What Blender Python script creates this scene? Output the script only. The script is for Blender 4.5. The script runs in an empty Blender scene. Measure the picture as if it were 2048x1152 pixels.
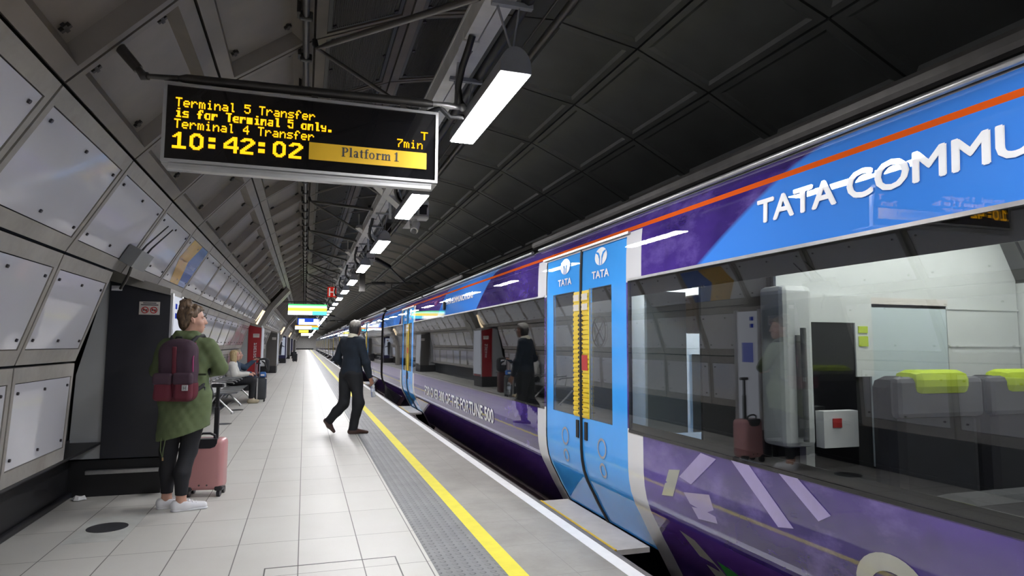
import bpy, bmesh, math, random
import numpy as np
from mathutils import Vector, Matrix
random.seed(7)
PI = math.pi
scene = bpy.context.scene
COL = scene.collection

# ------------------------------------------------------------------ camera, world, exposure
CAM_H = 1.36
def make_camera():
    F, yaw, pitch, roll = 1286.78, math.radians(17.7785), math.radians(5.0158), math.radians(0.3024)
    cy, sy, cp, sp = math.cos(yaw), math.sin(yaw), math.cos(pitch), math.sin(pitch)
    f = Vector((sy*cp, cy*cp, sp)); r = Vector((cy, -sy, 0)); u = r.cross(f)
    cr, sr = math.cos(roll), math.sin(roll)
    r2 = cr*r + sr*u; u2 = -sr*r + cr*u
    cd = bpy.data.cameras.new('camera'); cd.sensor_width = 36; cd.lens = F/2048*36
    cd.clip_start = 0.02; cd.clip_end = 400
    o = bpy.data.objects.new('camera', cd); COL.objects.link(o)
    M = Matrix((r2, u2, -f)).transposed().to_4x4(); M.translation = Vector((0, 0, CAM_H))
    o.matrix_world = M
    scene.camera = o
make_camera()
w = bpy.data.worlds.new('world'); scene.world = w; w.use_nodes = True
w.node_tree.nodes['Background'].inputs[0].default_value = (0.5, 0.55, 0.7, 1)
w.node_tree.nodes['Background'].inputs[1].default_value = 0.01
scene.view_settings.view_transform = 'Standard'
scene.view_settings.look = 'None'
scene.view_settings.exposure = 0.0
scene.view_settings.gamma = 1.0
scene.view_settings.use_curve_mapping = False
LAMP = 104.0        # radiance of the platform strip lights
scene.cycles.use_denoising = True
scene.cycles.max_bounces = 8
scene.cycles.transparent_max_bounces = 12
scene.cycles.sample_clamp_indirect = 6.0
scene.cycles.use_light_tree = True

# ------------------------------------------------------------------ materials
class NX:
    """tiny expression helper over a node tree"""
    def __init__(s, mat): s.t = mat.node_tree; s.n = s.t.nodes; s.l = s.t.links
    def put(s, sock, v):
        if isinstance(v, bpy.types.NodeSocket): s.l.new(v, sock)
        else: sock.default_value = v
    def m(s, op, a, b=0.0, c=0.0, clamp=False):
        n = s.n.new('ShaderNodeMath'); n.operation = op; n.use_clamp = clamp
        s.put(n.inputs[0], a); s.put(n.inputs[1], b); s.put(n.inputs[2], c)
        return n.outputs[0]
    def obj(s):
        n = s.n.new('ShaderNodeTexCoord'); x = s.n.new('ShaderNodeSeparateXYZ'); s.l.new(n.outputs['Object'], x.inputs[0])
        return x.outputs[0], x.outputs[1], x.outputs[2], n.outputs['Object']
    def gt(s, a, b): return s.m('GREATER_THAN', a, b)
    def lt(s, a, b): return s.m('LESS_THAN', a, b)
    def band(s, a, lo, hi): return s.m('MULTIPLY', s.gt(a, lo), s.lt(a, hi))
    def mul(s, a, b): return s.m('MULTIPLY', a, b)
    def add(s, a, b): return s.m('ADD', a, b)
    def mix(s, f, a, b):
        n = s.n.new('ShaderNodeMix'); n.data_type = 'RGBA'
        s.put(n.inputs[0], f)
        for i, v in ((6, a), (7, b)):
            s.put(n.inputs[i], v if isinstance(v, bpy.types.NodeSocket) else (*v, 1))
        return n.outputs[2]
    def noise(s, vec, scale, detail=3, rough=.55, sc=None):
        if sc:
            mp = s.n.new('ShaderNodeMapping'); s.l.new(vec, mp.inputs[0]); mp.inputs['Scale'].default_value = sc; vec = mp.outputs[0]
        n = s.n.new('ShaderNodeTexNoise'); s.l.new(vec, n.inputs['Vector'])
        n.inputs['Scale'].default_value = scale; n.inputs['Detail'].default_value = detail; n.inputs['Roughness'].default_value = rough
        return n.outputs['Fac']
    def remap(s, v, a, b, c=0., d=1.):
        n = s.n.new('ShaderNodeMapRange'); n.clamp = True
        s.put(n.inputs[0], v)
        for i, q in enumerate((a, b, c, d)): n.inputs[i+1].default_value = q
        return n.outputs[0]
    def bump(s, h, strength=.3, dist=.01):
        n = s.n.new('ShaderNodeBump'); s.l.new(h, n.inputs['Height']); n.inputs['Strength'].default_value = strength
        n.inputs['Distance'].default_value = dist
        return n.outputs[0]

def base(name, col, rough=.5, metal=0., coat=0., coat_rough=.03, spec=.5, coat_ior=1.5):
    m = bpy.data.materials.new(name); m.use_nodes = True
    p = m.node_tree.nodes['Principled BSDF']
    p.inputs['Base Color'].default_value = (*col, 1); p.inputs['Roughness'].default_value = rough
    p.inputs['Metallic'].default_value = metal; p.inputs['Coat Weight'].default_value = coat
    p.inputs['Coat Roughness'].default_value = coat_rough; p.inputs['Coat IOR'].default_value = coat_ior
    p.inputs['Specular IOR Level'].default_value = spec
    return m, p
def mat(name, col, rough=.5, metal=0., coat=0., var=.12, scale=6., bump=0., **k):
    """plain surface with a little procedural mottling"""
    m, p = base(name, col, rough, metal, coat, **k)
    x = NX(m); o = x.obj()[3]
    n = x.noise(o, scale, 4)
    lo = tuple(c*(1-var) for c in col); hi = tuple(min(1, c*(1+var)) for c in col)
    x.put(p.inputs['Base Color'], x.mix(x.remap(n, .3, .7), lo, hi))
    if bump: x.put(p.inputs['Normal'], x.bump(x.noise(o, scale*8, 3), bump, .004))
    return m
def emit(name, col, strength):
    m = bpy.data.materials.new(name); m.use_nodes = True
    t = m.node_tree; t.nodes.clear()
    e = t.nodes.new('ShaderNodeEmission'); e.inputs[0].default_value = (*col, 1); e.inputs[1].default_value = strength
    o = t.nodes.new('ShaderNodeOutputMaterial'); t.links.new(e.outputs[0], o.inputs[0])
    return m

M = {}
def concrete():
    m, p = base('wall_frame', (.27, .25, .225), .55)
    x = NX(m); ox, oy, oz, o = x.obj()
    a = x.noise(o, 1.7, 5, .6); b = x.noise(o, 22, 3)
    s = x.noise(o, 3.0, 4, .6, (1, 1, .25))
    c = x.mix(x.remap(a, .3, .72), (.20, .185, .165), (.33, .31, .28))
    c = x.mix(x.remap(s, .58, .75, 0, .5), c, (.15, .12, .09))
    c = x.mix(x.remap(b, .4, .7, 0, .18), c, (.38, .36, .33))
    x.put(p.inputs['Base Color'], c); x.put(p.inputs['Roughness'], x.remap(a, .3, .7, .45, .65))
    return m
M['frame'] = concrete()
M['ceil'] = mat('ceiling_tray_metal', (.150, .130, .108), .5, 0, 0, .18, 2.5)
M['ceil_shaded'] = mat('ceiling_metal_shaded', (.075, .078, .075), .45, 0, 0, .15, 2.5)  # same paint as the left trays, darkened for the shade above the train
M['gap'] = mat('dark_joint', (.012, .011, .010), .8)
M['enamel'] = mat('white_enamel', (.60, .595, .63), .3, 0, 1., .03, 1.2, coat_rough=.05, coat_ior=1.7)
M['bolt'] = mat('dark_bolt', (.05, .045, .05), .4, .6)
M['clamp'] = mat('tray_clamp', (.03, .028, .025), .6)
def grille():
    m, p = base('grille_metal', (.10, .10, .097), .45, .2)
    return m
M['grille'] = grille()
def floor_tiles():
    m, p = base('platform_tile', (.58, .57, .53), .32, 0, 0)
    x = NX(m); ox, oy, oz, o = x.obj()
    fx = x.m('PINGPONG', x.add(ox, .381+10*.3855), .19275)   # grout where ping-pong is near 0
    fy = x.m('PINGPONG', x.add(oy, -4.83+20*.69), .345)
    g = x.m('MAXIMUM', x.lt(fx, .0034), x.lt(fy, .0026))
    cell = x.add(x.mul(x.m('FLOOR', x.m('DIVIDE', x.add(ox, .381+10*.3855), .3855)), 7.31), x.mul(x.m('FLOOR', x.m('DIVIDE', x.add(oy, -4.83+20*.69), .69)), 3.17))
    wn = x.n.new('ShaderNodeTexWhiteNoise'); wn.noise_dimensions = '1D'; x.l.new(cell, wn.inputs['W'])
    n = x.noise(o, 1.3, 5, .6); sp = x.noise(o, 90, 2)
    c = x.mix(x.remap(n, .3, .7), (.56, .542, .50), (.615, .60, .56))
    c = x.mix(x.mul(wn.outputs['Value'], .16), c, (.40, .39, .36))
    c = x.mix(x.remap(sp, .62, .75, 0, .12), c, (.2, .19, .18))
    c = x.mix(g, c, (.13, .12, .11))
    x.put(p.inputs['Base Color'], c)
    x.put(p.inputs['Roughness'], x.remap(n, .2, .8, .42, .48))
    x.put(p.inputs['Normal'], x.bump(x.m('SUBTRACT', 1, g), .25, .003))
    return m
M['tiles'] = floor_tiles()
def tactile():
    m, p = base('tactile_paving', (.30, .30, .30), .5)
    x = NX(m); ox, oy, oz, o = x.obj()
    a = x.m('SUBTRACT', x.m('FRACT', x.m('DIVIDE', x.add(ox, 5.0-.012), .064)), .5)
    b = x.m('SUBTRACT', x.m('FRACT', x.m('DIVIDE', x.add(oy, 20), .064)), .5)
    d = x.m('SQRT', x.add(x.mul(a, a), x.mul(b, b)))
    h = x.remap(d, .16, .30, 1, 0)
    seam = x.lt(x.m('PINGPONG', x.add(oy, 20), .22), .002)
    n = x.noise(o, 4, 4)
    c = x.mix(x.remap(n, .3, .7), (.185, .187, .19), (.245, .245, .245))
    c = x.mix(seam, c, (.12, .12, .12))
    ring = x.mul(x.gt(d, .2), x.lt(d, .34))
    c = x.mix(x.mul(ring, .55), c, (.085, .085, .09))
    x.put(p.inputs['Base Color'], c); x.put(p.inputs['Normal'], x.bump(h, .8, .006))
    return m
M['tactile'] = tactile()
def slab():
    m, p = base('edge_slab', (.40, .385, .355), .5)
    x = NX(m); ox, oy, oz, o = x.obj()
    n = x.noise(o, 2.2, 6, .65); n2 = x.noise(o, 30, 3)
    c = x.mix(x.remap(n, .3, .72), (.255, .24, .215), (.37, .355, .32))
    c = x.mix(x.remap(n2, .55, .7, 0, .2), c, (.21, .20, .175))
    j = x.lt(x.m('PINGPONG', x.add(oy, 20.32), .30), .0022)
    j2 = x.lt(x.m('ABSOLUTE', x.add(ox, -1.60)), .002)
    c = x.mix(x.m('MAXIMUM', j, j2), c, (.22, .21, .19))
    x.put(p.inputs['Base Color'], c)
    return m
M['slab'] = slab()
M['yellow'] = mat('yellow_line_paint', (.80, .70, .06), .45, var=.06, scale=9)
M['white'] = mat('white_line_paint', (.93, .93, .93), .45, var=.04, scale=9)
M['conc'] = mat('dark_concrete', (.16, .15, .15), .7, var=.2)
M['black'] = mat('black_plinth', (.014, .014, .016), .45, var=.3, scale=2)
M['track'] = mat('track_bed', (.075, .045, .040), .55, var=.4, scale=5, bump=.5)
M['rail'] = mat('rail_steel', (.35, .3, .28), .3, .9)
M['dgrey'] = mat('dark_grey_panel', (.030, .031, .038), .35, 0, .15, .05)
M['lgrey'] = mat('light_grey_panel', (.16, .165, .165), .4, 0, .1, .12, 2)
M['steel'] = mat('brushed_steel', (.55, .55, .55), .32, .85, 0, .1, 12)
M['darksteel'] = mat('dark_steel', (.10, .095, .09), .4, .7, 0, .15, 8)
M['tray'] = mat('galvanised_tray', (.66, .65, .63), .5, .1, 0, .12, 6)
M['cable'] = mat('black_cable', (.012, .012, .013), .5)
M['housing'] = mat('lamp_housing_grey', (.27, .28, .30), .45, .2)
M['red'] = mat('red_panel', (.30, .012, .018), .38, 0, .2, .06)
M['navy'] = mat('navy_panel', (.018, .018, .085), .35, 0, .2, .06)
M['taupe'] = mat('taupe_grey_panel', (.085, .078, .072), .4, 0, .1, .06)
M['paper'] = mat('notice_paper', (.62, .58, .54), .6, var=.03)
M['paperw'] = mat('white_card', (.75, .75, .75), .6, var=.03)
M['ink'] = mat('dark_ink', (.05, .05, .055), .6)
M['redink'] = mat('red_ink', (.45, .03, .03), .6)
M['lamp'] = emit('strip_light_glow', (.98, .975, 1.0), LAMP)

# ------------------------------------------------------------------ mesh builder
class MB:
    def __init__(s): s.v = []; s.f = []; s.m = []; s.sm = []
    def add(s, vs, fs, mi=0, smooth=False):
        o = len(s.v); s.v += [tuple(map(float, q)) for q in vs]
        for f in fs: s.f.append(tuple(i+o for i in f)); s.m.append(mi); s.sm.append(smooth)
        return s
    def quad(s, a, b, c, d, mi=0): return s.add([a, b, c, d], [(0, 1, 2, 3)], mi)
    def box(s, lo, hi, mi=0, bev=0., seg=2, T=None, smooth=False):
        lo = Vector(lo); hi = Vector(hi)
        if bev <= 0:
            x0, y0, z0 = lo; x1, y1, z1 = hi
            vs = [(x0,y0,z0),(x1,y0,z0),(x1,y1,z0),(x0,y1,z0),(x0,y0,z1),(x1,y0,z1),(x1,y1,z1),(x0,y1,z1)]
            fs = [(0,3,2,1),(4,5,6,7),(0,1,5,4),(1,2,6,5),(2,3,7,6),(3,0,4,7)]
        else:
            bm = bmesh.new(); bmesh.ops.create_cube(bm, size=1)
            c = (lo+hi)/2; d = hi-lo
            for v in bm.verts: v.co = Vector((v.co.x*d.x+c.x, v.co.y*d.y+c.y, v.co.z*d.z+c.z))
            bmesh.ops.bevel(bm, geom=bm.edges[:], offset=bev, segments=seg, affect='EDGES', profile=.5)
            bm.verts.index_update()
            vs = [v.co.copy() for v in bm.verts]; fs = [tuple(v.index for v in f.verts) for f in bm.faces]; bm.free()
        if T is not None: vs = [T @ Vector(v) for v in vs]
        return s.add(vs, fs, mi, smooth)
    def bar(s, p0, p1, w, h, up=(0, 0, 1), mi=0):
        p0 = Vector(p0); p1 = Vector(p1); d = (p1-p0).normalized(); up = Vector(up)
        if abs(d.dot(up)) > .98: up = Vector((1, 0, 0))
        r = d.cross(up).normalized(); u = r.cross(d)
        vs = []
        for p in (p0, p1):
            for a, b in ((-1,-1),(1,-1),(1,1),(-1,1)): vs.append(p + r*a*w/2 + u*b*h/2)
        return s.add(vs, [(3,2,1,0),(4,5,6,7),(0,1,5,4),(1,2,6,5),(2,3,7,6),(3,0,4,7)], mi)
    def tube(s, pts, r, n=8, mi=0, caps=True):
        pts = [Vector(p) for p in pts]; rs = r if isinstance(r, (list, tuple)) else [r]*len(pts)
        vs = []; fs = []; ref = None
        for i, p in enumerate(pts):
            a = pts[max(i-1, 0)]; b = pts[min(i+1, len(pts)-1)]; d = (b-a)
            d = d.normalized() if d.length > 1e-9 else Vector((0, 0, 1))
            if ref is None:
                ref = Vector((0, 0, 1)) if abs(d.z) < .9 else Vector((1, 0, 0))
            x = d.cross(ref).normalized(); y = x.cross(d); ref = y
            for k in range(n):
                t = 2*PI*k/n; vs.append(p + rs[i]*(math.cos(t)*x+math.sin(t)*y))
        for i in range(len(pts)-1):
            for k in range(n):
                a = i*n+k; b = i*n+(k+1) % n; fs.append((a, a+n, b+n, b))
        s.add(vs, fs, mi, True)
        if caps:
            L = len(pts)
            s.add([vs[k] for k in range(n)], [tuple(range(n))], mi)
            s.add([vs[(L-1)*n+k] for k in range(n)], [tuple(reversed(range(n)))], mi)
        return s
    def disc(s, c, axis, r, th, n=16, mi=0):
        c = Vector(c); a = Vector(axis).normalized()
        return s.tube([c-a*th/2, c+a*th/2], r, n, mi)
    def ball(s, c, r, n=12, mi=0):
        c = Vector(c); r = Vector(r) if not isinstance(r, (int, float)) else Vector((r, r, r))
        vs = []; fs = []; h = n//2
        for i in range(h+1):
            t = PI*i/h
            for k in range(n):
                q = 2*PI*k/n; vs.append((c.x+r.x*math.sin(t)*math.cos(q), c.y+r.y*math.sin(t)*math.sin(q), c.z+r.z*math.cos(t)))
        for i in range(h):
            for k in range(n):
                a = i*n+k; b = i*n+(k+1) % n; fs.append((a, a+n, b+n, b))
        return s.add(vs, fs, mi, True)
    def prism(s, poly, a0, a1, fn, mi=0):
        """poly 2-D outline, extruded: fn(u, v, a) -> point"""
        n = len(poly)
        vs = [fn(u, v, a0) for u, v in poly] + [fn(u, v, a1) for u, v in poly]
        fs = [tuple(range(n)), tuple(reversed(range(n, 2*n)))] + [(i, i+n, (i+1) % n+n, (i+1) % n) for i in range(n)]
        return s.add(vs, fs, mi)
    def build(s, name, mats, parent=None, fix=True):
        off = Vector((0, 0, 0))
        if parent is not None:
            q = parent
            while q.parent is not None: q = q.parent
            off = Vector(q.location)
        me = bpy.data.meshes.new(name)
        me.from_pydata([(x-off.x, y-off.y, z-off.z) for x, y, z in s.v], [], s.f)
        for m in (mats if isinstance(mats, (list, tuple)) else [mats]): me.materials.append(m)
        me.polygons.foreach_set('material_index', s.m); me.polygons.foreach_set('use_smooth', s.sm)
        if fix:
            bm = bmesh.new(); bm.from_mesh(me); bmesh.ops.recalc_face_normals(bm, faces=bm.faces); bm.to_mesh(me); bm.free()
        o = bpy.data.objects.new(name, me); COL.objects.link(o)
        if parent is not None: o.parent = parent
        return o
def tag(o, label=None, cat=None, group=None, kind=None):
    if label: o['label'] = label
    if cat: o['category'] = cat
    if group: o['group'] = group
    if kind: o['kind'] = kind
    return o
def thing(name, loc, label, cat, group=None, kind=None):
    o = bpy.data.objects.new(name, None); o.location = loc; o.empty_display_size = .1; COL.objects.link(o)
    return tag(o, label, cat, group, kind)
def dup(o, loc=None, parent=None, label=None):
    c = o.copy(); COL.objects.link(c)
    if parent is not None: c.parent = parent
    if loc is not None: c.location = loc
    if label: c['label'] = label
    for ch in list(o.children): dup(ch, None, c)
    return c
ORD = 'first second third fourth fifth sixth seventh eighth ninth tenth eleventh twelfth thirteenth fourteenth fifteenth sixteenth seventeenth eighteenth nineteenth twentieth'.split()
def text_mesh(s, size, bold=.0):
    """flat text outline as (verts2d, faces) using the built-in font"""
    cu = bpy.data.curves.new('txt', 'FONT'); cu.body = s; cu.size = size; cu.resolution_u = 3; cu.offset = bold
    o = bpy.data.objects.new('txt', cu); COL.objects.link(o)
    dg = bpy.context.evaluated_depsgraph_get(); me = bpy.data.meshes.new_from_object(o.evaluated_get(dg))
    V = [tuple(v.co[:2]) for v in me.vertices]; Fs = [tuple(p.vertices) for p in me.polygons]
    bpy.data.objects.remove(o); bpy.data.curves.remove(cu); bpy.data.meshes.remove(me)
    return V, Fs
def put_text(mb, s, fn, width=None, height=None, size=1., mi=0, bold=0., heavy=0.):
    V, Fs = text_mesh(s, 1.0, bold)
    x0 = min(v[0] for v in V); x1 = max(v[0] for v in V); y0 = min(v[1] for v in V); y1 = max(v[1] for v in V)
    sx = width/(x1-x0) if width else size; sy = height/(y1-y0) if height else sx
    mb.add([fn((x-x0)*sx, (y-y0)*sy) for x, y in V], Fs, mi)
    if heavy:
        for i, (dx, dy) in enumerate(((-heavy, 0), (heavy, 0), (0, heavy*.7), (0, -heavy*.7), (-heavy*.6, heavy*.5), (heavy*.6, -heavy*.5))):
            mb.add([(Vector(fn((x-x0)*sx+dx, (y-y0)*sy+dy))-Vector((.0005*(i+1), 0, 0))) for x, y in V], Fs, mi)

# ------------------------------------------------------------------ platform
YA, YB = -5.0, 151.0
def slabby(name, x0, x1, z1, m, label, cat, th=.12, z0=None):
    mb = MB().box((x0, YA, z1-th if z0 is None else z0), (x1, YB, z1))
    return tag(mb.build(name, m), label, cat, kind='structure')
slabby('floor', -2.2, .80, 0, M['tiles'], 'pale rectangular floor tiles of the platform', 'floor')
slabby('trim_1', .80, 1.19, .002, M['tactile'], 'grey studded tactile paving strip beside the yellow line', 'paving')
slabby('trim_2', 1.19, 1.305, .003, M['yellow'], 'yellow safety line along the platform', 'line')
slabby('trim_3', 1.305, 1.867, 0, M['slab'], 'worn beige slabs between yellow and white lines', 'paving')
slabby('trim_4', 1.867, 1.96, .003, M['white'], 'white line along the platform edge', 'line')
slabby('trim_5', 1.96, 2.01, -.004, M['conc'], 'dark concrete nosing at the platform edge', 'edge', th=.09)
tag(MB().box((1.80, YA, -1.1), (1.86, YB, -.125)).build('trim_6', M['conc']), 'dark platform side wall below the edge', 'wall', kind='structure')
tag(MB().box((1.86, YA, -1.2), (5.2, YB, -1.1)).build('floor_track', M['track']), 'dark track bed under the train', 'track bed', kind='structure')
for i, rx in enumerate((2.65, 4.09)):
    mb = MB().box((rx-.035, YA, -.97), (rx+.035, YB, -.93)).box((rx-.01, YA, -1.06), (rx+.01, YB, -.97)).box((rx-.07, YA, -1.1), (rx+.07, YB, -1.06))
    tag(mb.build('rail', M['rail']), ('steel running rail nearer the platform under the train', 'steel running rail on the far side of the track')[i], 'rail')

# ------------------------------------------------------------------ tunnel lining
S, Y0 = 1.278, 3.3217
CX, CZ, RR = 1.55, .675, 3.23
SEAM = dict(U=(-1.08, 2.53), M=(-1.43, 1.91), L=(-1.65, 1.21), K=(-1.684, .477), T=(-.59, 3.11), V=(0, 3.51), W=(.68, 3.80),
            C1=(1.30, 3.895), P0=(1.79, 3.895), P1=(2.48, 3.74), P2=(3.10, 3.43))
for nm, a in (('P3', 48), ('P4', 35), ('P5', 20), ('P6', 3)):
    SEAM[nm] = (CX+RR*math.cos(math.radians(a)), CZ+RR*math.sin(math.radians(a)))
SKEW = dict(U=0, M=0, L=0, K=0, T=.06, V=.02, W=.02, C1=-.03, P0=-.07, P1=-.11, P2=-.16, P3=-.2, P4=-.24, P5=-.28, P6=-.3)
RK0, RK1 = -6, 115
def cell_pt(a, b, k):
    A, B = SEAM[a], SEAM[b]
    ang = math.atan2(B[1]-A[1], B[0]-A[0])
    nx, nz = (A[0]+B[0])/2-CX, (A[1]+B[1])/2-CZ
    # outward normal of the facet
    ox, oz = -(B[1]-A[1]), (B[0]-A[0])
    L = math.hypot(ox, oz); ox /= L; oz /= L
    if ox*nx+oz*nz < 0: ox, oz = -ox, -oz
    ya, yb = Y0+S*(k+SKEW[a]), Y0+S*(k+SKEW[b])
    def P(t, u, d=0.):
        return (A[0]+t*(B[0]-A[0])+ox*d, (ya+u*S)*(1-t)+(yb+u*S)*t, A[1]+t*(B[1]-A[1])+oz*d)
    return P
def ring4(P, t0, t1, u0, u1, d): return [P(t0, u0, d), P(t1, u0, d), P(t1, u1, d), P(t0, u1, d)]
def frame_cell(mb, P, t0, t1, u0, u1, depth, slope=0., gt=.012, gu=.008, thick=.05):
    o = ring4(P, gt, 1-gt, gu, 1-gu, 0); i = ring4(P, t0, t1, u0, u1, 0)
    j = ring4(P, t0+slope*.9, t1-slope*.9, u0+slope*.6, u1-slope*.6, depth); ob = ring4(P, gt, 1-gt, gu, 1-gu, thick)
    vs = o+i+j+ob
    fs = []
    for a in range(4):
        b = (a+1) % 4
        fs += [(a, b, 4+b, 4+a), (4+a, 4+b, 8+b, 8+a), (12+a, 12+b, b, a)]
    mb.add(vs, fs, 0)
def plain_cell(mb, P, gt=.012, gu=.008, thick=.05):
    o = ring4(P, gt, 1-gt, gu, 1-gu, 0); ob = ring4(P, gt, 1-gt, gu, 1-gu, thick)
    mb.add(o+ob, [(0, 1, 2, 3)]+[(4+a, 4+(a+1) % 4, (a+1) % 4, a) for a in range(4)], 0)
def panel_enamel(mb, P, t0, t1, u0, u1, near=True):
    a = ring4(P, t0+.008, t1-.008, u0+.004, u1-.004, .006); b = ring4(P, t0+.008, t1-.008, u0+.004, u1-.004, .02)
    mb.add(a+b, [(0, 1, 2, 3)]+[(4+q, 4+(q+1) % 4, (q+1) % 4, q) for q in range(4)], 0)
    if near:
        for t, u in ((.12, .06), (.12, .5), (.12, .94), (.88, .06), (.88, .5), (.88, .94)):
            tt = t0+(t1-t0)*t; uu = u0+(u1-u0)*u
            c0 = Vector(P(tt, uu, -.004)); c1 = Vector(P(tt, uu, .008))
            mb.tube([c0, c1], .011, 6, 1)
def panel_tray(mb, P, t0, t1, u0, u1, depth, slope, clamps=True):
    j = ring4(P, t0+slope*.9-.01, t1-slope*.9+.01, u0+slope*.6-.01, u1-slope*.6+.01, depth-.004)
    b = ring4(P, t0+slope*.9-.01, t1-slope*.9+.01, u0+slope*.6-.01, u1-slope*.6+.01, depth+.01)
    mb.add(j+b, [(0, 1, 2, 3)]+[(4+q, 4+(q+1) % 4, (q+1) % 4, q) for q in range(4)], 0)
    if clamps:
        for t, u in ((.13, .14), (.87, .14), (.13, .86), (.87, .86)):
            tt = t0+(t1-t0)*t; uu = u0+(u1-u0)*u
            for du, dt in ((.022, .012), (.008, .035)):
                q = ring4(P, tt-dt, tt+dt, uu-du, uu+du, depth-.022); q2 = ring4(P, tt-dt, tt+dt, uu-du, uu+du, depth)
                mb.add(q+q2, [(0, 1, 2, 3)]+[(4+z, 4+(z+1) % 4, (z+1) % 4, z) for z in range(4)], 1)
def panel_grille(mb, P, t0, t1, u0, u1, near=True):
    n = 34 if near else 0
    d0 = .010
    q = ring4(P, t0+.01, t1-.01, u0+.005, u1-.005, d0+.012)
    mb.add(q, [(0, 1, 2, 3)], 2)
    e = ring4(P, t0+.01, t1-.01, u0+.005, u1-.005, d0); i = ring4(P, t0+.05, t1-.05, u0+.025, u1-.025, d0)
    mb.add(e+i, [(a, (a+1) % 4, 4+(a+1) % 4, 4+a) for a in range(4)], 0)
    if not near:
        mb.add(ring4(P, t0+.05, t1-.05, u0+.025, u1-.025, d0+.004), [(0, 1, 2, 3)], 0); return
    w = (t1-t0-.1)/n
    for k in range(n):
        a = t0+.05+w*k
        mb.add([P(a, u0+.025, d0+.01), P(a+w*.3, u0+.025, d0), P(a+w*.7, u0+.025, d0+.002), P(a, u1-.025, d0+.01), P(a+w*.3, u1-.025, d0), P(a+w*.7, u1-.025, d0+.002)],
               [(0, 1, 4, 3), (1, 2, 5, 4)], 0)
    for t, u in ((.1, .06), (.9, .06), (.1, .94), (.9, .94), (.1, .5), (.9, .5)):
        tt = t0+(t1-t0)*t; uu = u0+(u1-u0)*u
        mb.tube([P(tt, uu, d0-.008), P(tt, uu, d0+.006)], .016, 6, 1)

FR = dict(t0=.14, t1=.86, u0=.045, u1=.955)
# --- left wall (the lower two rows stop short wherever a cabinet fills the bay end)
CABS = [(6.66, .55), (20.0, 1.0), (31.5, 1.2), (47.0, 1.2), (60.0, 1.2), (72.0, 1.2), (95.0, 1.2)]
def wall_cell(a, b, k):
    P = cell_pt(a, b, k)
    if a == 'U': return P
    ya, yb = Y0+S*k, Y0+S*(k+1)
    for cy, cd in CABS:
        c0, c1 = cy-.98, cy+cd
        if ya >= c0-.05 and yb <= c1+.1: return None
        if ya < c0 < yb: f = (c0-ya)/S; return lambda t, u, d=0.: P(t, u*f, d)
        if ya < c1 < yb and ya >= c0-.05: f = (c1-ya)/S; return lambda t, u, d=0.: P(t, f+u*(1-f), d)
    return P
mb = MB(); back = MB()
for a, b in (('U', 'M'), ('M', 'L'), ('L', 'K')):
    for k in range(RK0, RK1):
        P = wall_cell(a, b, k)
        if P is None: continue
        frame_cell(mb, P, .14, .86, .045, .955, .022)
        mb.add([P(0, 0, .05), P(1, 0, .05), P(1, 1, .05), P(0, 1, .05)], [(0, 1, 2, 3)], 1)
for cy, cd in CABS: mb.box((-2.05, cy-1.0, .47), (-1.96, cy+cd+.05, 2.0), 1)
wall_left = tag(mb.build('wall_left', [M['frame'], M['gap']], fix=False), 'curved left tunnel wall clad in framed white panels', 'wall', kind='structure')
NEAR_W = 30
far = MB()
for ri, (a, b) in enumerate((('U', 'M'), ('M', 'L'), ('L', 'K'))):
    for k in range(RK0, RK1):
        P = wall_cell(a, b, k)
        if P is None: continue
        if -1 <= k < NEAR_W:
            p = MB(); panel_enamel(p, P, **FR, near=k < 16)
            p.build('wall_panel', [M['enamel'], M['bolt']], wall_left, fix=False)
        else: panel_enamel(far, P, **FR, near=False)
tag(far.build('wall_panel', [M['enamel'], M['bolt']], wall_left, fix=False), kind='stuff')
mb = MB().box((-2.0, YA, .0), (-1.94, YB, .50)).box((-1.94, YA, .455), (-1.70, YB, .475)).box((-1.94, YA, 0), (-1.90, YB, .05), bev=.015)
tag(mb.build('baseboard_left', M['black']), 'black recessed kick plate along the foot of the left wall', 'skirting', kind='structure')
# --- ceiling
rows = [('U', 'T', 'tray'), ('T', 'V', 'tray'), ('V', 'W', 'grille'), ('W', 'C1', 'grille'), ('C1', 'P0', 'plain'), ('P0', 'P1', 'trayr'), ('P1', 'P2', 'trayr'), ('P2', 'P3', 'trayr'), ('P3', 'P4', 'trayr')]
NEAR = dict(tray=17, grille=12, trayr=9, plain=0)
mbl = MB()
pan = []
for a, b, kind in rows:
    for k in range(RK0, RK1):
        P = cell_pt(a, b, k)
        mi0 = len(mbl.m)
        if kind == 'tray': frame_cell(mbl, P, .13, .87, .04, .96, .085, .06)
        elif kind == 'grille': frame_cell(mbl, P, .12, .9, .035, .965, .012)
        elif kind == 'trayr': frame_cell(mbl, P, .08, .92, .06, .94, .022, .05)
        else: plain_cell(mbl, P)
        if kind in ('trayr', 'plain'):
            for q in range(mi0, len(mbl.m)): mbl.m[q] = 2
    P0_ = cell_pt(a, b, RK0); P1_ = cell_pt(a, b, RK1)
    mbl.add([P0_(0, -.5, .105), P0_(1, -.5, .105), P1_(1, .5, .105), P1_(0, .5, .105)], [(0, 1, 2, 3)], 1)
ceiling = tag(mbl.build('ceiling', [M['ceil'], M['gap'], M['ceil_shaded']], fix=False), 'vaulted tunnel ceiling of framed metal trays and grilles', 'ceiling', kind='structure')
far = MB()
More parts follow.
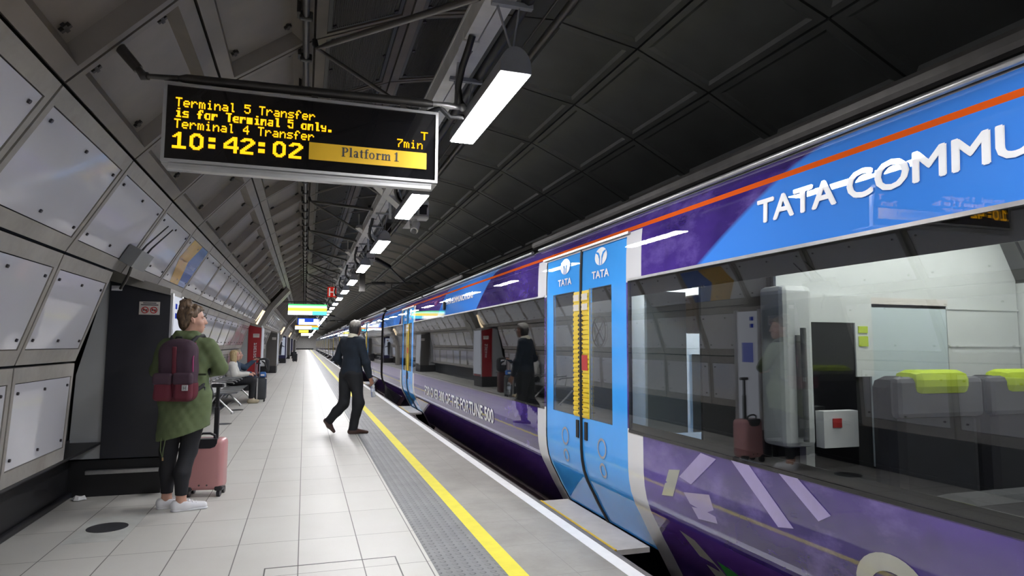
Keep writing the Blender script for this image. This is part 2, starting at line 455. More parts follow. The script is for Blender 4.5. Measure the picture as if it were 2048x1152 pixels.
for a, b, kind in rows:
    if kind == 'plain': continue
    for k in range(RK0, RK1):
        P = cell_pt(a, b, k); near = -2 <= k < NEAR[kind]
        p = MB() if near else far
        if kind == 'tray': panel_tray(p, P, .13, .87, .04, .96, .085, .06, near)
        elif kind == 'grille': panel_grille(p, P, .12, .9, .035, .965, near)
        else:
            panel_tray(p, P, .08, .92, .06, .94, .022, .05, False)
        if near:
            mm = {'tray': [M['ceil'], M['clamp']], 'grille': [M['grille'], M['bolt'], M['gap']], 'trayr': [M['ceil_shaded'], M['clamp']]}[kind]
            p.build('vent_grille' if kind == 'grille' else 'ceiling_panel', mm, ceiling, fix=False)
tag(far.build('ceiling_panel', [M['ceil'], M['clamp'], M['gap']], ceiling, fix=False), kind='stuff')
# --- right wall (behind the train)
mb = MB()
for a, b in (('P4', 'P5'), ('P5', 'P6')):
    for k in range(RK0, RK1): plain_cell(mb, cell_pt(a, b, k))
    P0_ = cell_pt(a, b, RK0); P1_ = cell_pt(a, b, RK1)
    mb.add([P0_(0, -.5, .075), P0_(1, -.5, .075), P1_(1, .5, .075), P1_(0, .5, .075)], [(0, 1, 2, 3)], 1)
mb.box((SEAM['P6'][0], YA, -1.1), (SEAM['P6'][0]+.1, YB, SEAM['P6'][1]), 0)
tag(mb.build('wall_right', [M['ceil_shaded'], M['gap']], fix=False), 'dark tunnel wall behind the train', 'wall', kind='structure')
# --- end walls
mb = MB()
for i in range(9): mb.box((-2.0+i*.43, 150.0, 0), (-2.0+i*.43+.415, 150.1, 4.0))
mb.box((-2.2, 150.05, -1.1), (5.2, 150.2, 4.2)).box((-2, 149.9, 0), (1.9, 150, .25), 1)
tag(mb.build('wall_end', [mat('end_wall_panel', (.78, .77, .76), .5), M['black']]), 'grey panelled wall closing the far end of the platform', 'wall', kind='structure')
tag(MB().box((-2.2, -5.1, -1.2), (5.2, -5.0, 4.2)).build('wall_back', M['frame']), 'wall closing the tunnel behind the viewpoint', 'wall', kind='structure')
# --- arch ribs over the bays
for i, y in enumerate((21.0, 42.0, 63.0, 84.0, 105.0, 126.0)):
    mb = MB()
    ch = ['K', 'L', 'M', 'U', 'T']
    prof = []
    for nm in ch:
        x, z = SEAM[nm]; d = Vector((CX-x, CZ-z)).normalized()
        prof.append((Vector((x, z))+d*.16, Vector((x, z))+d*.02))
    prof = [(Vector((-1.52, 0)), Vector((-1.70, 0)))] + prof
    for (a, c), (b, d) in zip(prof, prof[1:]):
        for (u0, u1, q) in ((0, .5, .0), (.6, 1.15, .0)):
            vs = [(a.x, y+u0, a.y), (b.x, y+u0, b.y), (b.x, y+u1, b.y), (a.x, y+u1, a.y), (c.x, y+u0, c.y), (d.x, y+u0, d.y), (d.x, y+u1, d.y), (c.x, y+u1, c.y)]
            mb.add(vs, [(0, 1, 2, 3), (0, 4, 5, 1), (3, 2, 6, 7), (4, 7, 6, 5)])
    mb_o = mb.build('trim_%d' % (7+i), M['frame'])
    tag(mb_o, '%s pair of concrete arch ribs along the left wall, counted from the near end' % ORD[i], 'arch', kind='structure')

# ------------------------------------------------------------------ lighting beam, strip lights, struts
t = thing('cable_tray', (0, YA, 2.95), 'long pale metal cable tray hanging above the strip lights', 'cable tray')
mb = MB().box((.745, YA, 2.95), (.815, YB, 3.07)).box((.825, YA, 2.955), (.89, YB, 3.05)).box((.74, YA, 3.06), (.90, YB, 3.075))
mb.build('tray_body', M['tray'], t)
for k in range(0, 22):
    y = 3.26+S*k*2 if k else 3.26
    MB().box((.735, y-.10, 2.938), (.828, y+.0, 3.0), bev=.004).build('junction_box', M['tray'], t)
mb = MB().tube([(.95, YA, 2.97), (.95, YB, 2.97)], .028, 8)
tag(mb.build('power_cable', M['cable']), 'thick black cable beside the pale cable tray', 'cable')
mb = MB().tube([(1.62, YA, 3.62), (1.62, YB, 3.62)], .03, 8).tube([(1.50, YA, 3.60), (1.50, YB, 3.60)], .010, 6)
for k in range(40): mb.box((1.48, Y0+S*k*2, 3.60), (1.66, Y0+S*k*2+.03, 3.92))
tag(mb.build('ceiling_pipe', M['darksteel']), 'dark pipe and wire running along the ceiling right of the lights', 'pipe')
mb = MB().tube([(-.055, YA, 3.405), (-.055, YB, 3.405)], .022, 8)
con = tag(mb.build('conduit', M['darksteel']), 'thin dark conduit pipe clipped along the ceiling seam', 'pipe')
for k in range(60):
    y = 2.2+.62*k
    MB().box((-.095, y, 3.375), (-.015, y+.035, 3.43), bev=.006, seg=1).box((-.11, y-.03, 3.40), (-.09, y+.06, 3.50)).build('pipe_clip', M['clamp'], con)

LX0, LX1, LZ = .813, .955, 2.60
def dome(y0, y1, x0, x1, z0, h, n=10):
    pts = [(x0, z0)] + [((x0+x1)/2-(x1-x0)/2*math.cos(PI*i/n)*.98, z0+.03+h*math.sin(PI*i/n)) for i in range(n+1)] + [(x1, z0)]
    return pts
def make_light(y, label, group):
    t = thing('strip_light', ((LX0+LX1)/2, y, LZ), label, 'ceiling light', group)
    y1 = y+1.09
    mb = MB().prism(dome(0, 0, LX0-.004, LX1+.004, LZ+.002, .095), y, y1, lambda u, v, a: (u, a, v))
    mb.build('lamp_housing', M['housing'], t)
    MB().box((LX0+.004, y+.02, LZ-.006), (LX1-.004, y1-.02, LZ+.001)).build('diffuser', M['lamp'], t)
    for yy in (y+.06, y1-.12):
        mb = MB()
        for dx in (-.06, .06):
            mb.bar(((LX0+LX1)/2, yy, LZ+.115), ((LX0+LX1)/2-.03+dx, yy-.02, 2.96), .012, .006)
        mb.box(((LX0+LX1)/2-.02, yy-.03, LZ+.11), ((LX0+LX1)/2+.02, yy+.03, LZ+.14), bev=.005)
        mb.box(((LX0+LX1)/2-.11, yy-.04, 2.93), ((LX0+LX1)/2+.09, yy-.01, 2.952))
        mb.build('hanger', M['housing'], t)
    pts = [(.775, y+.40, 2.95), (.765, y+.43, 2.90), (.752, y+.52, 2.83), (.757, y+.64, 2.765), (.79, y+.74, 2.725), (.84, y+.80, 2.70)]
    MB().tube(pts, .019, 8).build('power_lead', M['cable'], t)
    return t
LP = 2.553
first = None
for i in range(-2, 57):
    y = 2.71+LP*i
    if i < 0: lab, g = 'strip light above the viewpoint, out of the picture', 'strip lights above the viewpoint'
    elif i == 0: lab, g = 'largest strip light, glowing white right of the departure board', None
    elif i < 12: lab, g = '%s glowing strip light along the row, counted from the departure board' % ORD[i], None
    else: lab, g = 'small distant strip light where the row of lights merges into a line', 'distant strip lights'
    if first is None: first = make_light(y, lab, g)
    else:
        o = dup(first, ((LX0+LX1)/2, y, LZ), None, lab)
        if g: o['group'] = g
# cross brackets between tray and strip lights
def make_bracket(y):
    t = thing('tray_bracket', (.8, y, 2.9), 'grey angle bracket across the cable tray', 'bracket')
    mb = MB().bar((.68, y-.16, 3.04), (1.0, y+.06, 2.84), .10, .05).bar((.70, y-.06, 3.0), (.70, y-.02, 3.25), .02, .02)
    mb.build('cross_arm', M['tray'], t)
    MB().bar((.84, y+.02, 2.93), (.86, y+.12, 2.74), .03, .012).build('drop_arm', M['housing'], t)
    return t
br = None
for i in range(20):
    y = 7.0+LP*i
    lab = '%s grey bracket across the cable tray beyond the departure board' % ORD[i] if i < 8 else 'distant grey bracket across the cable tray'
    if br is None: br = make_bracket(y); br['label'] = lab
    else: br2 = dup(br, (.8, y, 2.9), None, lab)
    if i >= 8: br2['group'] = 'distant tray brackets'
# roof struts
M['rod'] = mat('strut_steel', (.16, .15, .14), .35, .6)
def make_strut(y):
    t = thing('roof_strut', (0, y, 3.47), 'pair of slim steel rods', 'strut')
    MB().tube([(0, y, 3.49), (.005, y, 3.45), (.02, y-.02, 3.42)], [.018, .022, .016], 8).build('anchor', M['darksteel'], t)
    MB().tube([(.02, y-.02, 3.42), (.09, y-.20, 3.375), (.74, y-1.75, 3.0)], [.009, .019, .019], 8).build('rod', M['rod'], t)
    MB().tube([(.02, y-.02, 3.42), (.08, y-.02, 3.38), (.74, y-.05, 3.0)], [.009, .016, .016], 8).build('rod', M['rod'], t)
    return t
st = None
for i in range(28):
    y = Y0+S*(.98+2*i)
    lab = 'pair of slim steel rods, %s bracing the cable tray' % (ORD[i]+' along the ceiling,' if i else 'nearest,') if i < 9 else 'distant pair of slim steel rods bracing the cable tray'
    if st is None: st = make_strut(y); st['label'] = lab
    else:
        q = dup(st, (0, y, 3.47), None, lab)
        if i >= 9: q['group'] = 'distant roof struts'

# ------------------------------------------------------------------ departure board
FONT = {'T':(31,4,4,4,4,4,4),'e':(0,0,14,17,31,16,14),'r':(0,0,22,25,16,16,16),'m':(0,0,26,21,21,21,21),'i':(4,0,12,4,4,4,14),'n':(0,0,22,25,17,17,17),
 'a':(0,0,14,1,15,17,15),'l':(12,4,4,4,4,4,6),'5':(31,16,30,1,1,17,14),'s':(0,0,15,16,14,1,30),'f':(6,9,8,28,8,8,8),'4':(2,6,10,18,31,2,2),'o':(0,0,14,17,17,17,14),
 'y':(0,0,17,17,15,1,14),'.':(0,0,0,0,0,12,12),'7':(31,1,2,4,8,8,8),'0':(14,17,17,17,17,17,14),'1':(4,12,4,4,4,4,14),'2':(14,17,1,6,8,16,31),':':(0,12,12,0,12,12,0),' ':(0,)*7}
BIG = {'1':("000110000","001110000","011110000","110110000","000110000","000110000","000110000","000110000","000110000","000110000","111111110","111111110"),
 '0':("001111000","011111100","111001110","110000110","110000110","110000110","110000110","110000110","110000110","111001110","011111100","001111000"),
 '4':("000001110","000011110","000111110","001110110","011100110","111000110","110000110","111111111","111111111","000000110","000000110","000000110"),
 '2':("001111100","011111110","111000111","000000111","000001110","000011100","000111000","001110000","011100000","111000000","111111110","111111110"),
 ':':("000000000","000000000","011110000","011110000","011110000","000000000","000000000","011110000","011110000","011110000","000000000","000000000")}
SY = 3.30
def dots(mb, s, x0, z1, px, pz, bold=False, fnt=FONT, W=6):
    for ci, ch in enumerate(s):
        g = fnt[ch]
        for r, row in enumerate(g):
            if fnt is FONT:
                if bold: row = row | (row >> 1)
                bits = [(row >> (4-c)) & 1 for c in range(5)]
            else: bits = [int(q) for q in row]
            for c, b in enumerate(bits):
                if b:
                    x = x0+(ci*W+c)*px; z = z1-r*pz
                    mb.quad((x-.04*px, SY-.0045, z-1.02*pz), (x+1.04*px, SY-.0045, z-1.02*pz), (x+1.04*px, SY-.0045, z+.02*pz), (x-.04*px, SY-.0045, z+.02*pz))
M['led'] = emit('amber_led', (1.0, .46, .008), 1.8)
M['boardglass'] = base('board_glass', (.006, .006, .007), .06, 0, 1., coat_rough=.02)[0]
M['alu'] = mat('aluminium_frame', (.60, .60, .60), .35, .6, 0, .06, 10)
M['plate'] = mat('yellow_plate', (.75, .45, .02), .35, 0, .5, .05, 6)
t = thing('departure_board', (0, SY, 2.2), 'black departure board with amber lettering and a yellow platform plate, hung overhead', 'departure board')
bx0, bx1, bz0, bz1 = -.668, .640, 2.205, 2.588
MB().box((bx0+.012, SY, bz0+.012), (bx1-.012, SY+.16, bz1-.012)).build('housing', M['boardglass'], t)
mb = MB()
for lo, hi in (((bx0, SY-.008, bz0), (bx1, SY+.02, bz0+.014)), ((bx0, SY-.008, bz1-.014), (bx1, SY+.02, bz1)), ((bx0, SY-.008, bz0+.014), (bx0+.014, SY+.02, bz1-.014)), ((bx1-.014, SY-.008, bz0+.014), (bx1, SY+.02, bz1-.014))):
    mb.box(lo, hi)
mb.box((bx0-.0, SY+.02, bz0-.005), (bx1, SY+.165, bz0+.004)).box((bx0, SY+.02, bz1-.004), (bx1, SY+.165, bz1+.004))
mb.build('frame', M['alu'], t)
MB().box((bx0+.03, SY+.005, bz0-.035), (bx1-.03, SY+.05, bz0-.014), bev=.003).box((bx0+.03, SY+.01, bz0-.016), (bx1-.03, SY+.04, bz0-.002)).build('bottom_rail', M['alu'], t)
def led(name, label, *a, **k):
    mb = MB(); dots(mb, *a, **k); tag(mb.build(name, M['led'], t, fix=False), label)
px = .63/(19*6-1)
led('message_line', 'amber line reading Terminal 5 Transfer', 'Terminal 5 Transfer', -.616, 2.517, px, .0063)
led('message_line', 'bold amber line reading is for Terminal 5 only.', 'is for Terminal 5 only.', -.616, 2.466, .716/(23*6-1), .0063, bold=True)
led('message_line', 'amber line reading Terminal 4 Transfer', 'Terminal 4 Transfer', -.618, 2.413, px, .0063)
led('time_readout', 'large amber digits 10:42:02', '10:42:02', -.622, 2.350, .584/(8*10-1), .0066, fnt=BIG, W=10)
led('message_line', 'amber letter T', 'T', .548, 2.474, .0075, .0062)
led('message_line', 'amber text 7min', '7min', .425, 2.424, .0058, .0062)
MB().box((-.010, SY-.0055, 2.274), (.580, SY-.001, 2.361)).build('platform_plate', M['plate'], t)
# serif lettering "Platform 1", each glyph drawn from stems, bowls and serifs
def serif(mb, s, x, z, h, y, mi=0):
    th, sr = .19*h, .075*h
    def rect(a, b, c, d): mb.quad((x+a*h, y, z+b*h), (x+c*h, y, z+b*h), (x+c*h, y, z+d*h), (x+a*h, y, z+d*h), mi)
    def arc(cx, cz, ro, rw, a0, a1, sx=1., n=14, thin=.55):
        vs = []
        for i in range(n+1):
            a = math.radians(a0+(a1-a0)*i/n); k = rw*(thin+(1-thin)*abs(math.cos(a)))
            for r in (ro, ro-k): vs.append((x+(cx+sx*r*math.cos(a))*h, y, z+(cz+r*math.sin(a))*h))
        mb.add(vs, [(2*i, 2*i+1, 2*i+3, 2*i+2) for i in range(n)], mi)
    adv = 0
    for ch in s:
        if ch == 'P':
            rect(.10, 0, .29, 1); rect(.02, 0, .40, .075); rect(.02, .925, .45, 1); rect(.29, .45, .45, .53); arc(.42, .725, .275, .18, -90, 90); adv = .78
        elif ch == 'l':
            rect(.10, 0, .28, 1.03); rect(.02, 0, .36, .07); rect(.02, .96, .2, 1.03); adv = .42
        elif ch == 'a':
            rect(.34, 0, .51, .5); rect(.42, 0, .60, .07); arc(.28, .5, .23, .15, 0, 160); arc(.26, .19, .20, .15, 20, 340, thin=.5); adv = .66
        elif ch == 't':
            rect(.12, .1, .29, .88); rect(.02, .62, .44, .70); arc(.30, .17, .18, .16, 180, 300, thin=.5); adv = .50
        elif ch == 'f':
            rect(.12, 0, .29, .82); rect(.02, 0, .42, .07); rect(.02, .62, .44, .70); arc(.32, .82, .21, .15, 40, 180, thin=.6); adv = .48
        elif ch == 'o':
            arc(.32, .35, .36, .19, 0, 360, .82, 24, .4); adv = .72
        elif ch == 'r':
            rect(.10, 0, .28, .70); rect(.02, 0, .40, .07); rect(.02, .63, .2, .70); arc(.40, .47, .22, .15, 50, 170, thin=.7); rect(.44, .52, .55, .66); adv = .58
        elif ch == 'm':
            for q in (.10, .44, .78): rect(q, 0, q+.17, .55 if q > .1 else .70); rect(q-.07, 0, q+.24, .07)
            rect(.02, .63, .2, .70); arc(.44, .50, .20, .14, 10, 165, .95, thin=.7); arc(.78, .50, .20, .14, 10, 165, .95, thin=.7); adv = 1.08
        elif ch == '1':
            rect(.22, 0, .40, 1); rect(.06, 0, .56, .07); rect(.08, .78, .30, .87); adv = .6
        else: adv = .26
        x += adv*h
mb = MB(); serif(mb, 'Platform 1', .147, 2.302, .0478, SY-.0065)
mb.build('plate_lettering', M['ink'], t, fix=False)
# hanging pole with end fittings
t = thing('hanger_pole', (0, SY, 2.64), 'steel tube carrying the departure board between wall and cable tray', 'pole')
MB().tube([(-.62, SY+.06, 2.632), (-.585, SY+.06, 2.633), (.58, SY+.06, 2.655), (.62, SY+.06, 2.656)], [.013, .024, .024, .016], 12).build('tube', M['darksteel'], t)
MB().tube([(-.90, SY+.10, 2.78), (-.885, SY+.10, 2.765), (-.80, SY+.09, 2.665)], [.022, .026, .024], 10).tube([(-.80, SY+.09, 2.665), (-.775, SY+.08, 2.63), (-.755, SY+.07, 2.63)], [.016, .022, .02], 8).tube([(-.755, SY+.07, 2.63), (-.62, SY+.06, 2.632)], [.012, .016], 8).build('wall_fitting', M['darksteel'], t)
MB().tube([(.62, SY+.06, 2.656), (.70, SY+.06, 2.657), (.78, SY+.07, 2.66)], [.016, .020, .014], 8).ball((.79, SY+.07, 2.66), .022).tube([(.75, SY+.07, 2.66), (.76, SY+.1, 2.8), (.78, SY+.15, 2.95)], .010, 6).build('tray_fitting', M['steel'], t)
for x in (-.49, .01, .46):
    MB().box((x-.016, SY+.05, 2.585), (x+.016, SY+.075, 2.635)).build('hanger', M['darksteel'], t)
MB().tube([(.66, SY+.06, 2.64), (.60, SY+.08, 2.615), (.56, SY+.10, 2.595)], .014, 8).tube([(.66, SY+.06, 2.645), (.72, SY+.08, 2.60), (.80, SY+.1, 2.62)], .014, 8).build('power_lead', M['cable'], t)

# ------------------------------------------------------------------ far overhead signs
def em(name, c, s):
    if name not in M: M[name] = emit(name, c, s)
    return M[name]
def far_sign(y, x0, x1, z0, z1, bands, label, hang=True, pole=True):
    t = thing('lit_sign', ((x0+x1)/2, y, z0), label, 'sign')
    MB().box((x0, y, z0), (x1, y+.16, z1), bev=.01).build('housing', M['darksteel'], t)
    for bi, (a, b, c, d, m) in enumerate(bands):
        w = x1-x0; h = z1-z0
        MB().box((x0+a*w, y-.006-.004*bi, z0+c*h), (x0+b*w, y-.001, z0+d*h)).build('lit_panel', m, t)
    if pole:
        MB().tube([(-.98, y+.08, z1+.02), (x0-.13, y+.08, z1+.07), (x1, y+.08, z1+.09)] + ([(.80, y+.08, 2.95)] if z1 < 2.9 else [(x1+.05, y+.08, 3.75)]), .02, 8).build('hanger_pole', M['darksteel'], t)
        for x in (x0+.2, x1-.2): MB().box((x-.015, y+.06, z1-.01), (x+.015, y+.10, z1+.08)).build('hanger', M['darksteel'], t)
    else:
        for x in (x0+.3, x1-.45): MB().box((x-.015, y+.06, z1-.01), (x+.015, y+.10, z1+.05)).build('hanger', M['darksteel'], t)
    return t
G, Yw, W_, Cy, Bl, Or = em('lit_green', (.10, .85, .22), 1.6), em('lit_yellow', (1., .80, .06), 2.2), em('lit_white', (.9, .95, 1.), 3.2), em('lit_cyan', (.12, .75, .95), 1.8), em('lit_blue', (.03, .10, .75), 1.0), em('lit_orange', (1., .38, .03), 1.8)
PG = em('lit_pale_green', (.55, 1., .65), 2.2)
far_sign(23.0, -.58, .70, 2.32, 2.69, [(0.01, .99, .86, .99, G), (.01, .99, .66, .86, PG), (.01, .99, .36, .66, Yw), (.01, .62, .02, .36, W_), (.62, .99, .02, .36, Cy)],
         'bright overhead sign banded green, yellow and white, nearest beyond the departure board')
far_sign(43.0, -.47, .92, 2.52, 2.96, [(.01, .99, .02, .98, Bl), (.06, .30, .06, .86, W_), (.30, .70, .06, .42, W_), (.70, .95, .06, .86, W_)],
         'blue overhead sign with a white stepped panel, under the green one')
far_sign(43.0, -.62, .82, 2.24, 2.50, [(.01, .99, .55, .98, Or), (.01, .70, .02, .80, W_), (.70, .99, .02, .5, Cy)],
         'white and orange overhead sign just under the blue one', pole=False)
far_sign(72.0, -.62, .36, 2.48, 2.78, [(.01, .99, .05, .95, Yw)], 'yellow overhead sign far down the platform')
far_sign(72.0, -.40, .80, 2.16, 2.44, [(.01, .99, .05, .95, W_)], 'small white overhead sign below the yellow one far down the platform', pole=False)

# red H stop marker
t = thing('stop_marker', (.69, 18.9, 2.67), 'red square sign with a white letter H beside the strip lights', 'sign')
MB().box((.57, 18.9, 2.67), (.81, 18.93, 2.96), bev=.004).build('plate', em('red_sign_face', (.62, .03, .02), .6), t)  # plate and letter given a glow to brighten them
MB().box((.61, 18.892, 2.70), (.645, 18.90, 2.93)).box((.735, 18.892, 2.70), (.77, 18.90, 2.93)).box((.645, 18.892, 2.80), (.735, 18.90, 2.83)).build('letter', em('sign_letter', (.9, .85, .8), .55), t)
MB().bar((.79, 18.95, 2.62), (.79, 18.95, 2.96), .04, .04).build('bracket', M['tray'], t)

# CCTV and small fittings on the light row
def cctv(x, y, z, label):
    t = thing('security_camera', (x, y, z), label, 'camera')
    MB().box((x+.06, y, z+.17), (x+.19, y+.02, z+.31), bev=.008).tube([(x+.125, y, z+.31), (x+.125, y+.02, z+.31)], .065, 20).build('back_plate', M['paperw'], t)
    MB().box((x+.085, y-.006, z+.19), (x+.165, y-.001, z+.29)).build('screen', M['dgrey'], t)
    MB().box((x-.06, y-.06, z+.13), (x+.18, y+.08, z+.165), bev=.01).build('bracket', M['tray'], t)
    MB().tube([(x+.03, y, z+.13), (x+.03, y, z+.07)], .03, 10).build('stem', M['tray'], t)
    MB().tube([(x+.05, y-.02, z+.08), (x+.01, y-.12, z-.02)], .042, 14).build('camera_body', M['tray'], t)
    MB().tube([(x+.012, y-.115, z-.014), (x+.004, y-.135, z-.034)], .030, 14).build('lens', M['boardglass'], t)
    mb = MB().prism([(x-.10, z+.02), (x-.02, z+.02), (x-.03, z+.12)], y-.02, y+.0, lambda u, v, a: (u, a, v)); mb.build('fin', M['paperw'], t)
cctv(1.08, 7.0, 2.60, 'white security camera hanging beside the second strip light')
t = thing('clock_sign', (1.07, 11.6, 2.82), 'white round-topped sign with a black dash between strip lights', 'sign')
mb = MB().box((1.0, 11.6, 2.82), (1.15, 11.63, 2.93), bev=.01).tube([(1.075, 11.602, 2.93), (1.075, 11.628, 2.93)], .073, 20); mb.build('face', M['paperw'], t)
MB().box((1.02, 11.594, 2.872), (1.12, 11.60, 2.884)).tube([(1.115, 11.592, 2.879), (1.115, 11.599, 2.879)], .012, 10).build('hand', M['ink'], t)
MB().box((1.03, 11.6, 2.76), (1.12, 11.66, 2.82)).bar((1.04, 11.64, 2.78), (.90, 11.64, 2.95), .02, .02).build('bracket', M['tray'], t)

# overhead line supports with ribbed insulators
def catenary(y, label):
    t = thing('overhead_line_arm', (1.13, y, 2.47), label, 'line support')
    MB().box((1.07, y-.04, 2.47), (1.19, y+.04, 3.0)).box((1.05, y-.05, 2.95), (1.21, y+.05, 3.9)).build('post', M['darksteel'], t)
    mb = MB().tube([(1.19, y, 2.61), (1.32, y, 2.65)], .02, 8)
    mb.tube([(1.62, y, 2.66), (2.35, y, 2.68)], .02, 8).bar((1.75, y, 2.66), (1.75, y, 2.56), .03, .03).tube([(1.74, y, 2.56), (2.25, y, 2.50)], .016, 8)
    mb.tube([(2.04, y, 2.69), (1.55, y-1.4, 2.83)], .016, 8)
    mb.build('arm', M['darksteel'], t)
    for a, b in (((1.32, y, 2.65), (1.62, y, 2.66)), ((1.20, y-2.1, 2.90), (1.52, y-1.5, 2.84))):
        a = Vector(a); b = Vector(b); pts = []; rs = []
        for i in range(19): pts.append(a+(b-a)*i/18); rs.append(.045 if i % 2 else .022)
        MB().tube(pts, rs, 10).build('insulator', M['cable'], t)
    MB().bar((1.05, y-2.2, 2.92), (1.20, y-2.1, 2.90), .05, .05).bar((1.05, y-2.2, 2.9), (1.05, y-2.2, 3.9), .06, .06).build('bracket', M['darksteel'], t)
    return t
catenary(14.0, 'nearest dark overhead line arm with ribbed insulators right of the lights')
catenary(38.0, 'second dark overhead line arm farther along above the train')
catenary(62.0, 'third dark overhead line arm far along above the train')
mb = MB()
mb.box((3.33, YA, 2.86), (3.41, YB, 2.92)).tube([(3.37, YA, 2.84), (3.37, YB, 2.84)], .012, 6)
tag(mb.build('conductor_rail', M['darksteel']), 'overhead conductor bar running above the train roof', 'rail')

# ------------------------------------------------------------------ train
PROF = [(2.70, -.62), (2.47, -.30), (2.36, -.09), (2.30, .02), (2.245, .115), (2.195, .215), (2.15, .30), (2.122, .38), (2.107, .46), (2.101, .54), (2.10, .63), (2.10, .79),
        (2.10, 1.30), (2.10, 1.80), (2.102, 1.95), (2.108, 2.08), (2.116, 2.15), (2.13, 2.20), (2.165, 2.25), (2.20, 2.275), (2.25, 2.31), (2.40, 2.37), (2.75, 2.46), (3.37, 2.52)]
def pz(z):
    for (x0, z0), (x1, z1) in zip(PROF, PROF[1:]):
        if z0 <= z <= z1: return x0+(x1-x0)*(z-z0)/(z1-z0)
    return PROF[-1][0]
DOORS = [(3.97, 5.52), (13.12, 14.67)]
WIN = [(-.05, 3.95), (5.56, 13.08), (14.71, 18.30)]
ZB, ZT = .79, 1.80
def livery():
    m, p = base('livery_paint', (.1, .1, .3), .5, 0, 1., coat_rough=.006, coat_ior=2.0, spec=0.)
    x = NX(m); ox, oy, oz, o = x.obj(); oz = x.add(oz, -1.1)
    n1 = x.noise(o, 1.1, 4, .6, (1, .55, 1.1)); n2 = x.noise(o, 5.5, 5, .65, (1, .5, 1)); n3 = x.noise(o, 3.3, 2, .5, (1, 1, 1))
    pur = x.mix(x.remap(n1, .38, .68), (.026, .013, .11), (.085, .042, .30))
    pur = x.mix(x.remap(n2, .50, .75, 0, .55), pur, (.21, .15, .46))
    pur = x.mix(x.remap(n3, .30, .42, .5, 0), pur, (.03, .018, .10))
    # plainer purple low on the skirt, brightened to stand in for its violet glow
    pur = x.mix(x.mul(x.lt(oz, .30), .7), pur, (.085, .03, .20))
    s = x.add(oy, x.mul(x.add(oz, -1.82), 1.74))
    s = x.add(s, x.mul(x.m('POWER', x.m('MAXIMUM', x.add(oz, -1.80), 0), 2), .5))
    up = x.gt(oz, 1.70)
    b = x.m('MAXIMUM', x.m('MAXIMUM', x.remap(s, 3.07, 3.13, 1, 0), x.mul(x.remap(s, 8.03, 8.08), x.remap(s, 10.62, 10.67, 1, 0))), x.remap(s, 15.2, 15.25))
    b = x.mul(b, up)
    c = x.mix(b, pur, (.055, .245, .78))
    d1 = x.band(oy, 3.76, 5.74); d2 = x.band(oy, 12.92, 14.88)
    wt = x.mul(x.m('MAXIMUM', d1, d2), x.m('MAXIMUM', x.lt(oz, .80), x.band(oz, 1.79, 2.135)))
    c = x.mix(wt, c, (.74, .74, .76))
    st = x.band(oz, 2.143, 2.172)
    c = x.mix(st, c, (.75, .11, .012))
    c = x.mix(x.band(oz, 2.262, 2.30), c, (.42, .44, .48))
    c = x.mix(x.gt(oz, 2.30), c, (.035, .035, .04))
    c = x.mix(x.m('MAXIMUM', x.lt(oy, .02), x.gt(oy, 18.31)), c, (.02, .018, .018))
    x.put(p.inputs['Base Color'], c)
    x.put(p.inputs['Coat Normal'], x.bump(x.noise(o, 2.0, 2, .5, (1, 3.0, .6)), .03, .02))
    return m
M['livery'] = livery()
M['doorblue'] = mat('door_blue_paint', (.065, .385, .97), .5, 0, 1., .03, 3, coat_rough=.01, coat_ior=1.7, spec=0.)
M['traindark'] = mat('window_surround_black', (.008, .008, .010), .15, 0, .8, 0, coat_rough=.02)
M['under'] = mat('underframe', (.06, .035, .04), .45, .3, 0, .3)
def glass(name='tinted_glass', tint=(.66, .68, .68)):
    m = bpy.data.materials.new(name); m.use_nodes = True
    x = NX(m); t = x.t; t.nodes.clear()
    g = t.nodes.new('ShaderNodeBsdfGlossy'); g.inputs['Roughness'].default_value = .008; g.inputs['Color'].default_value = (1, 1, 1, 1)
    tr = t.nodes.new('ShaderNodeBsdfTransparent'); tr.inputs['Color'].default_value = (*tint, 1)
    f = t.nodes.new('ShaderNodeFresnel'); geo = t.nodes.new('ShaderNodeNewGeometry'); x.put(f.inputs['IOR'], x.m('ADD', 1.8, x.mul(geo.outputs['Backfacing'], 1/1.8-1.8)))
    mx = t.nodes.new('ShaderNodeMixShader'); o = t.nodes.new('ShaderNodeOutputMaterial')
    x.l.new(f.outputs[0], mx.inputs[0]); x.l.new(tr.outputs[0], mx.inputs[1]); x.l.new(g.outputs[0], mx.inputs[2]); x.l.new(mx.outputs[0], o.inputs[0])
    tc = x.obj()
    x.put(g.inputs['Normal'], x.bump(x.noise(tc[3], .9, 2, .5, (1, 2.2, 1)), .035, .02))
    return m
M['glass'] = glass(); M['glassd'] = glass('door_glass', (.90, .92, .92))
M['inwhite'] = mat('interior_white', (.62, .64, .63), .45, var=.03)
M['inpale'] = mat('interior_pale_screen', (.52, .60, .62), .3, 0, .3, .03)
M['seat'] = mat('seat_dark_grey', (.014, .014, .020), .7, var=.2)
M['lime'] = mat('lime_fabric', (.45, .58, .02), .7, var=.1)
M['indark'] = mat('interior_dark', (.02, .02, .022), .6)
M['inlamp'] = emit('carriage_light', (1, .99, .95), 32.)
M['yguard'] = mat('yellow_guard', (.80, .58, .03), .4, 0, .4, .05)
M['seal'] = mat('door_seal_rubber', (.012, .011, .011), .55)
M['wdecal'] = mat('white_lettering', (.88, .89, .90), .5, 0, .4, .02)
M['gdecal'] = mat('pale_grey_graphic', (.30, .34, .42), .35, 0, .8, .05)
M['lilac'] = mat('lilac_reflection', (.30, .25, .46), .35, 0, .8, .12, 6)  # wall reflections on the body, put in as colour
M['greend'] = mat('green_graphic', (.02, .25, .04), .35, 0, .8, .1)
M['beige'] = mat('beige_graphic', (.34, .34, .30), .35, 0, .8, .1)
M['step'] = mat('door_step_grey', (.48, .45, .42), .55, var=.1)
M['stepy'] = mat('step_yellow', (.70, .46, .03), .45)

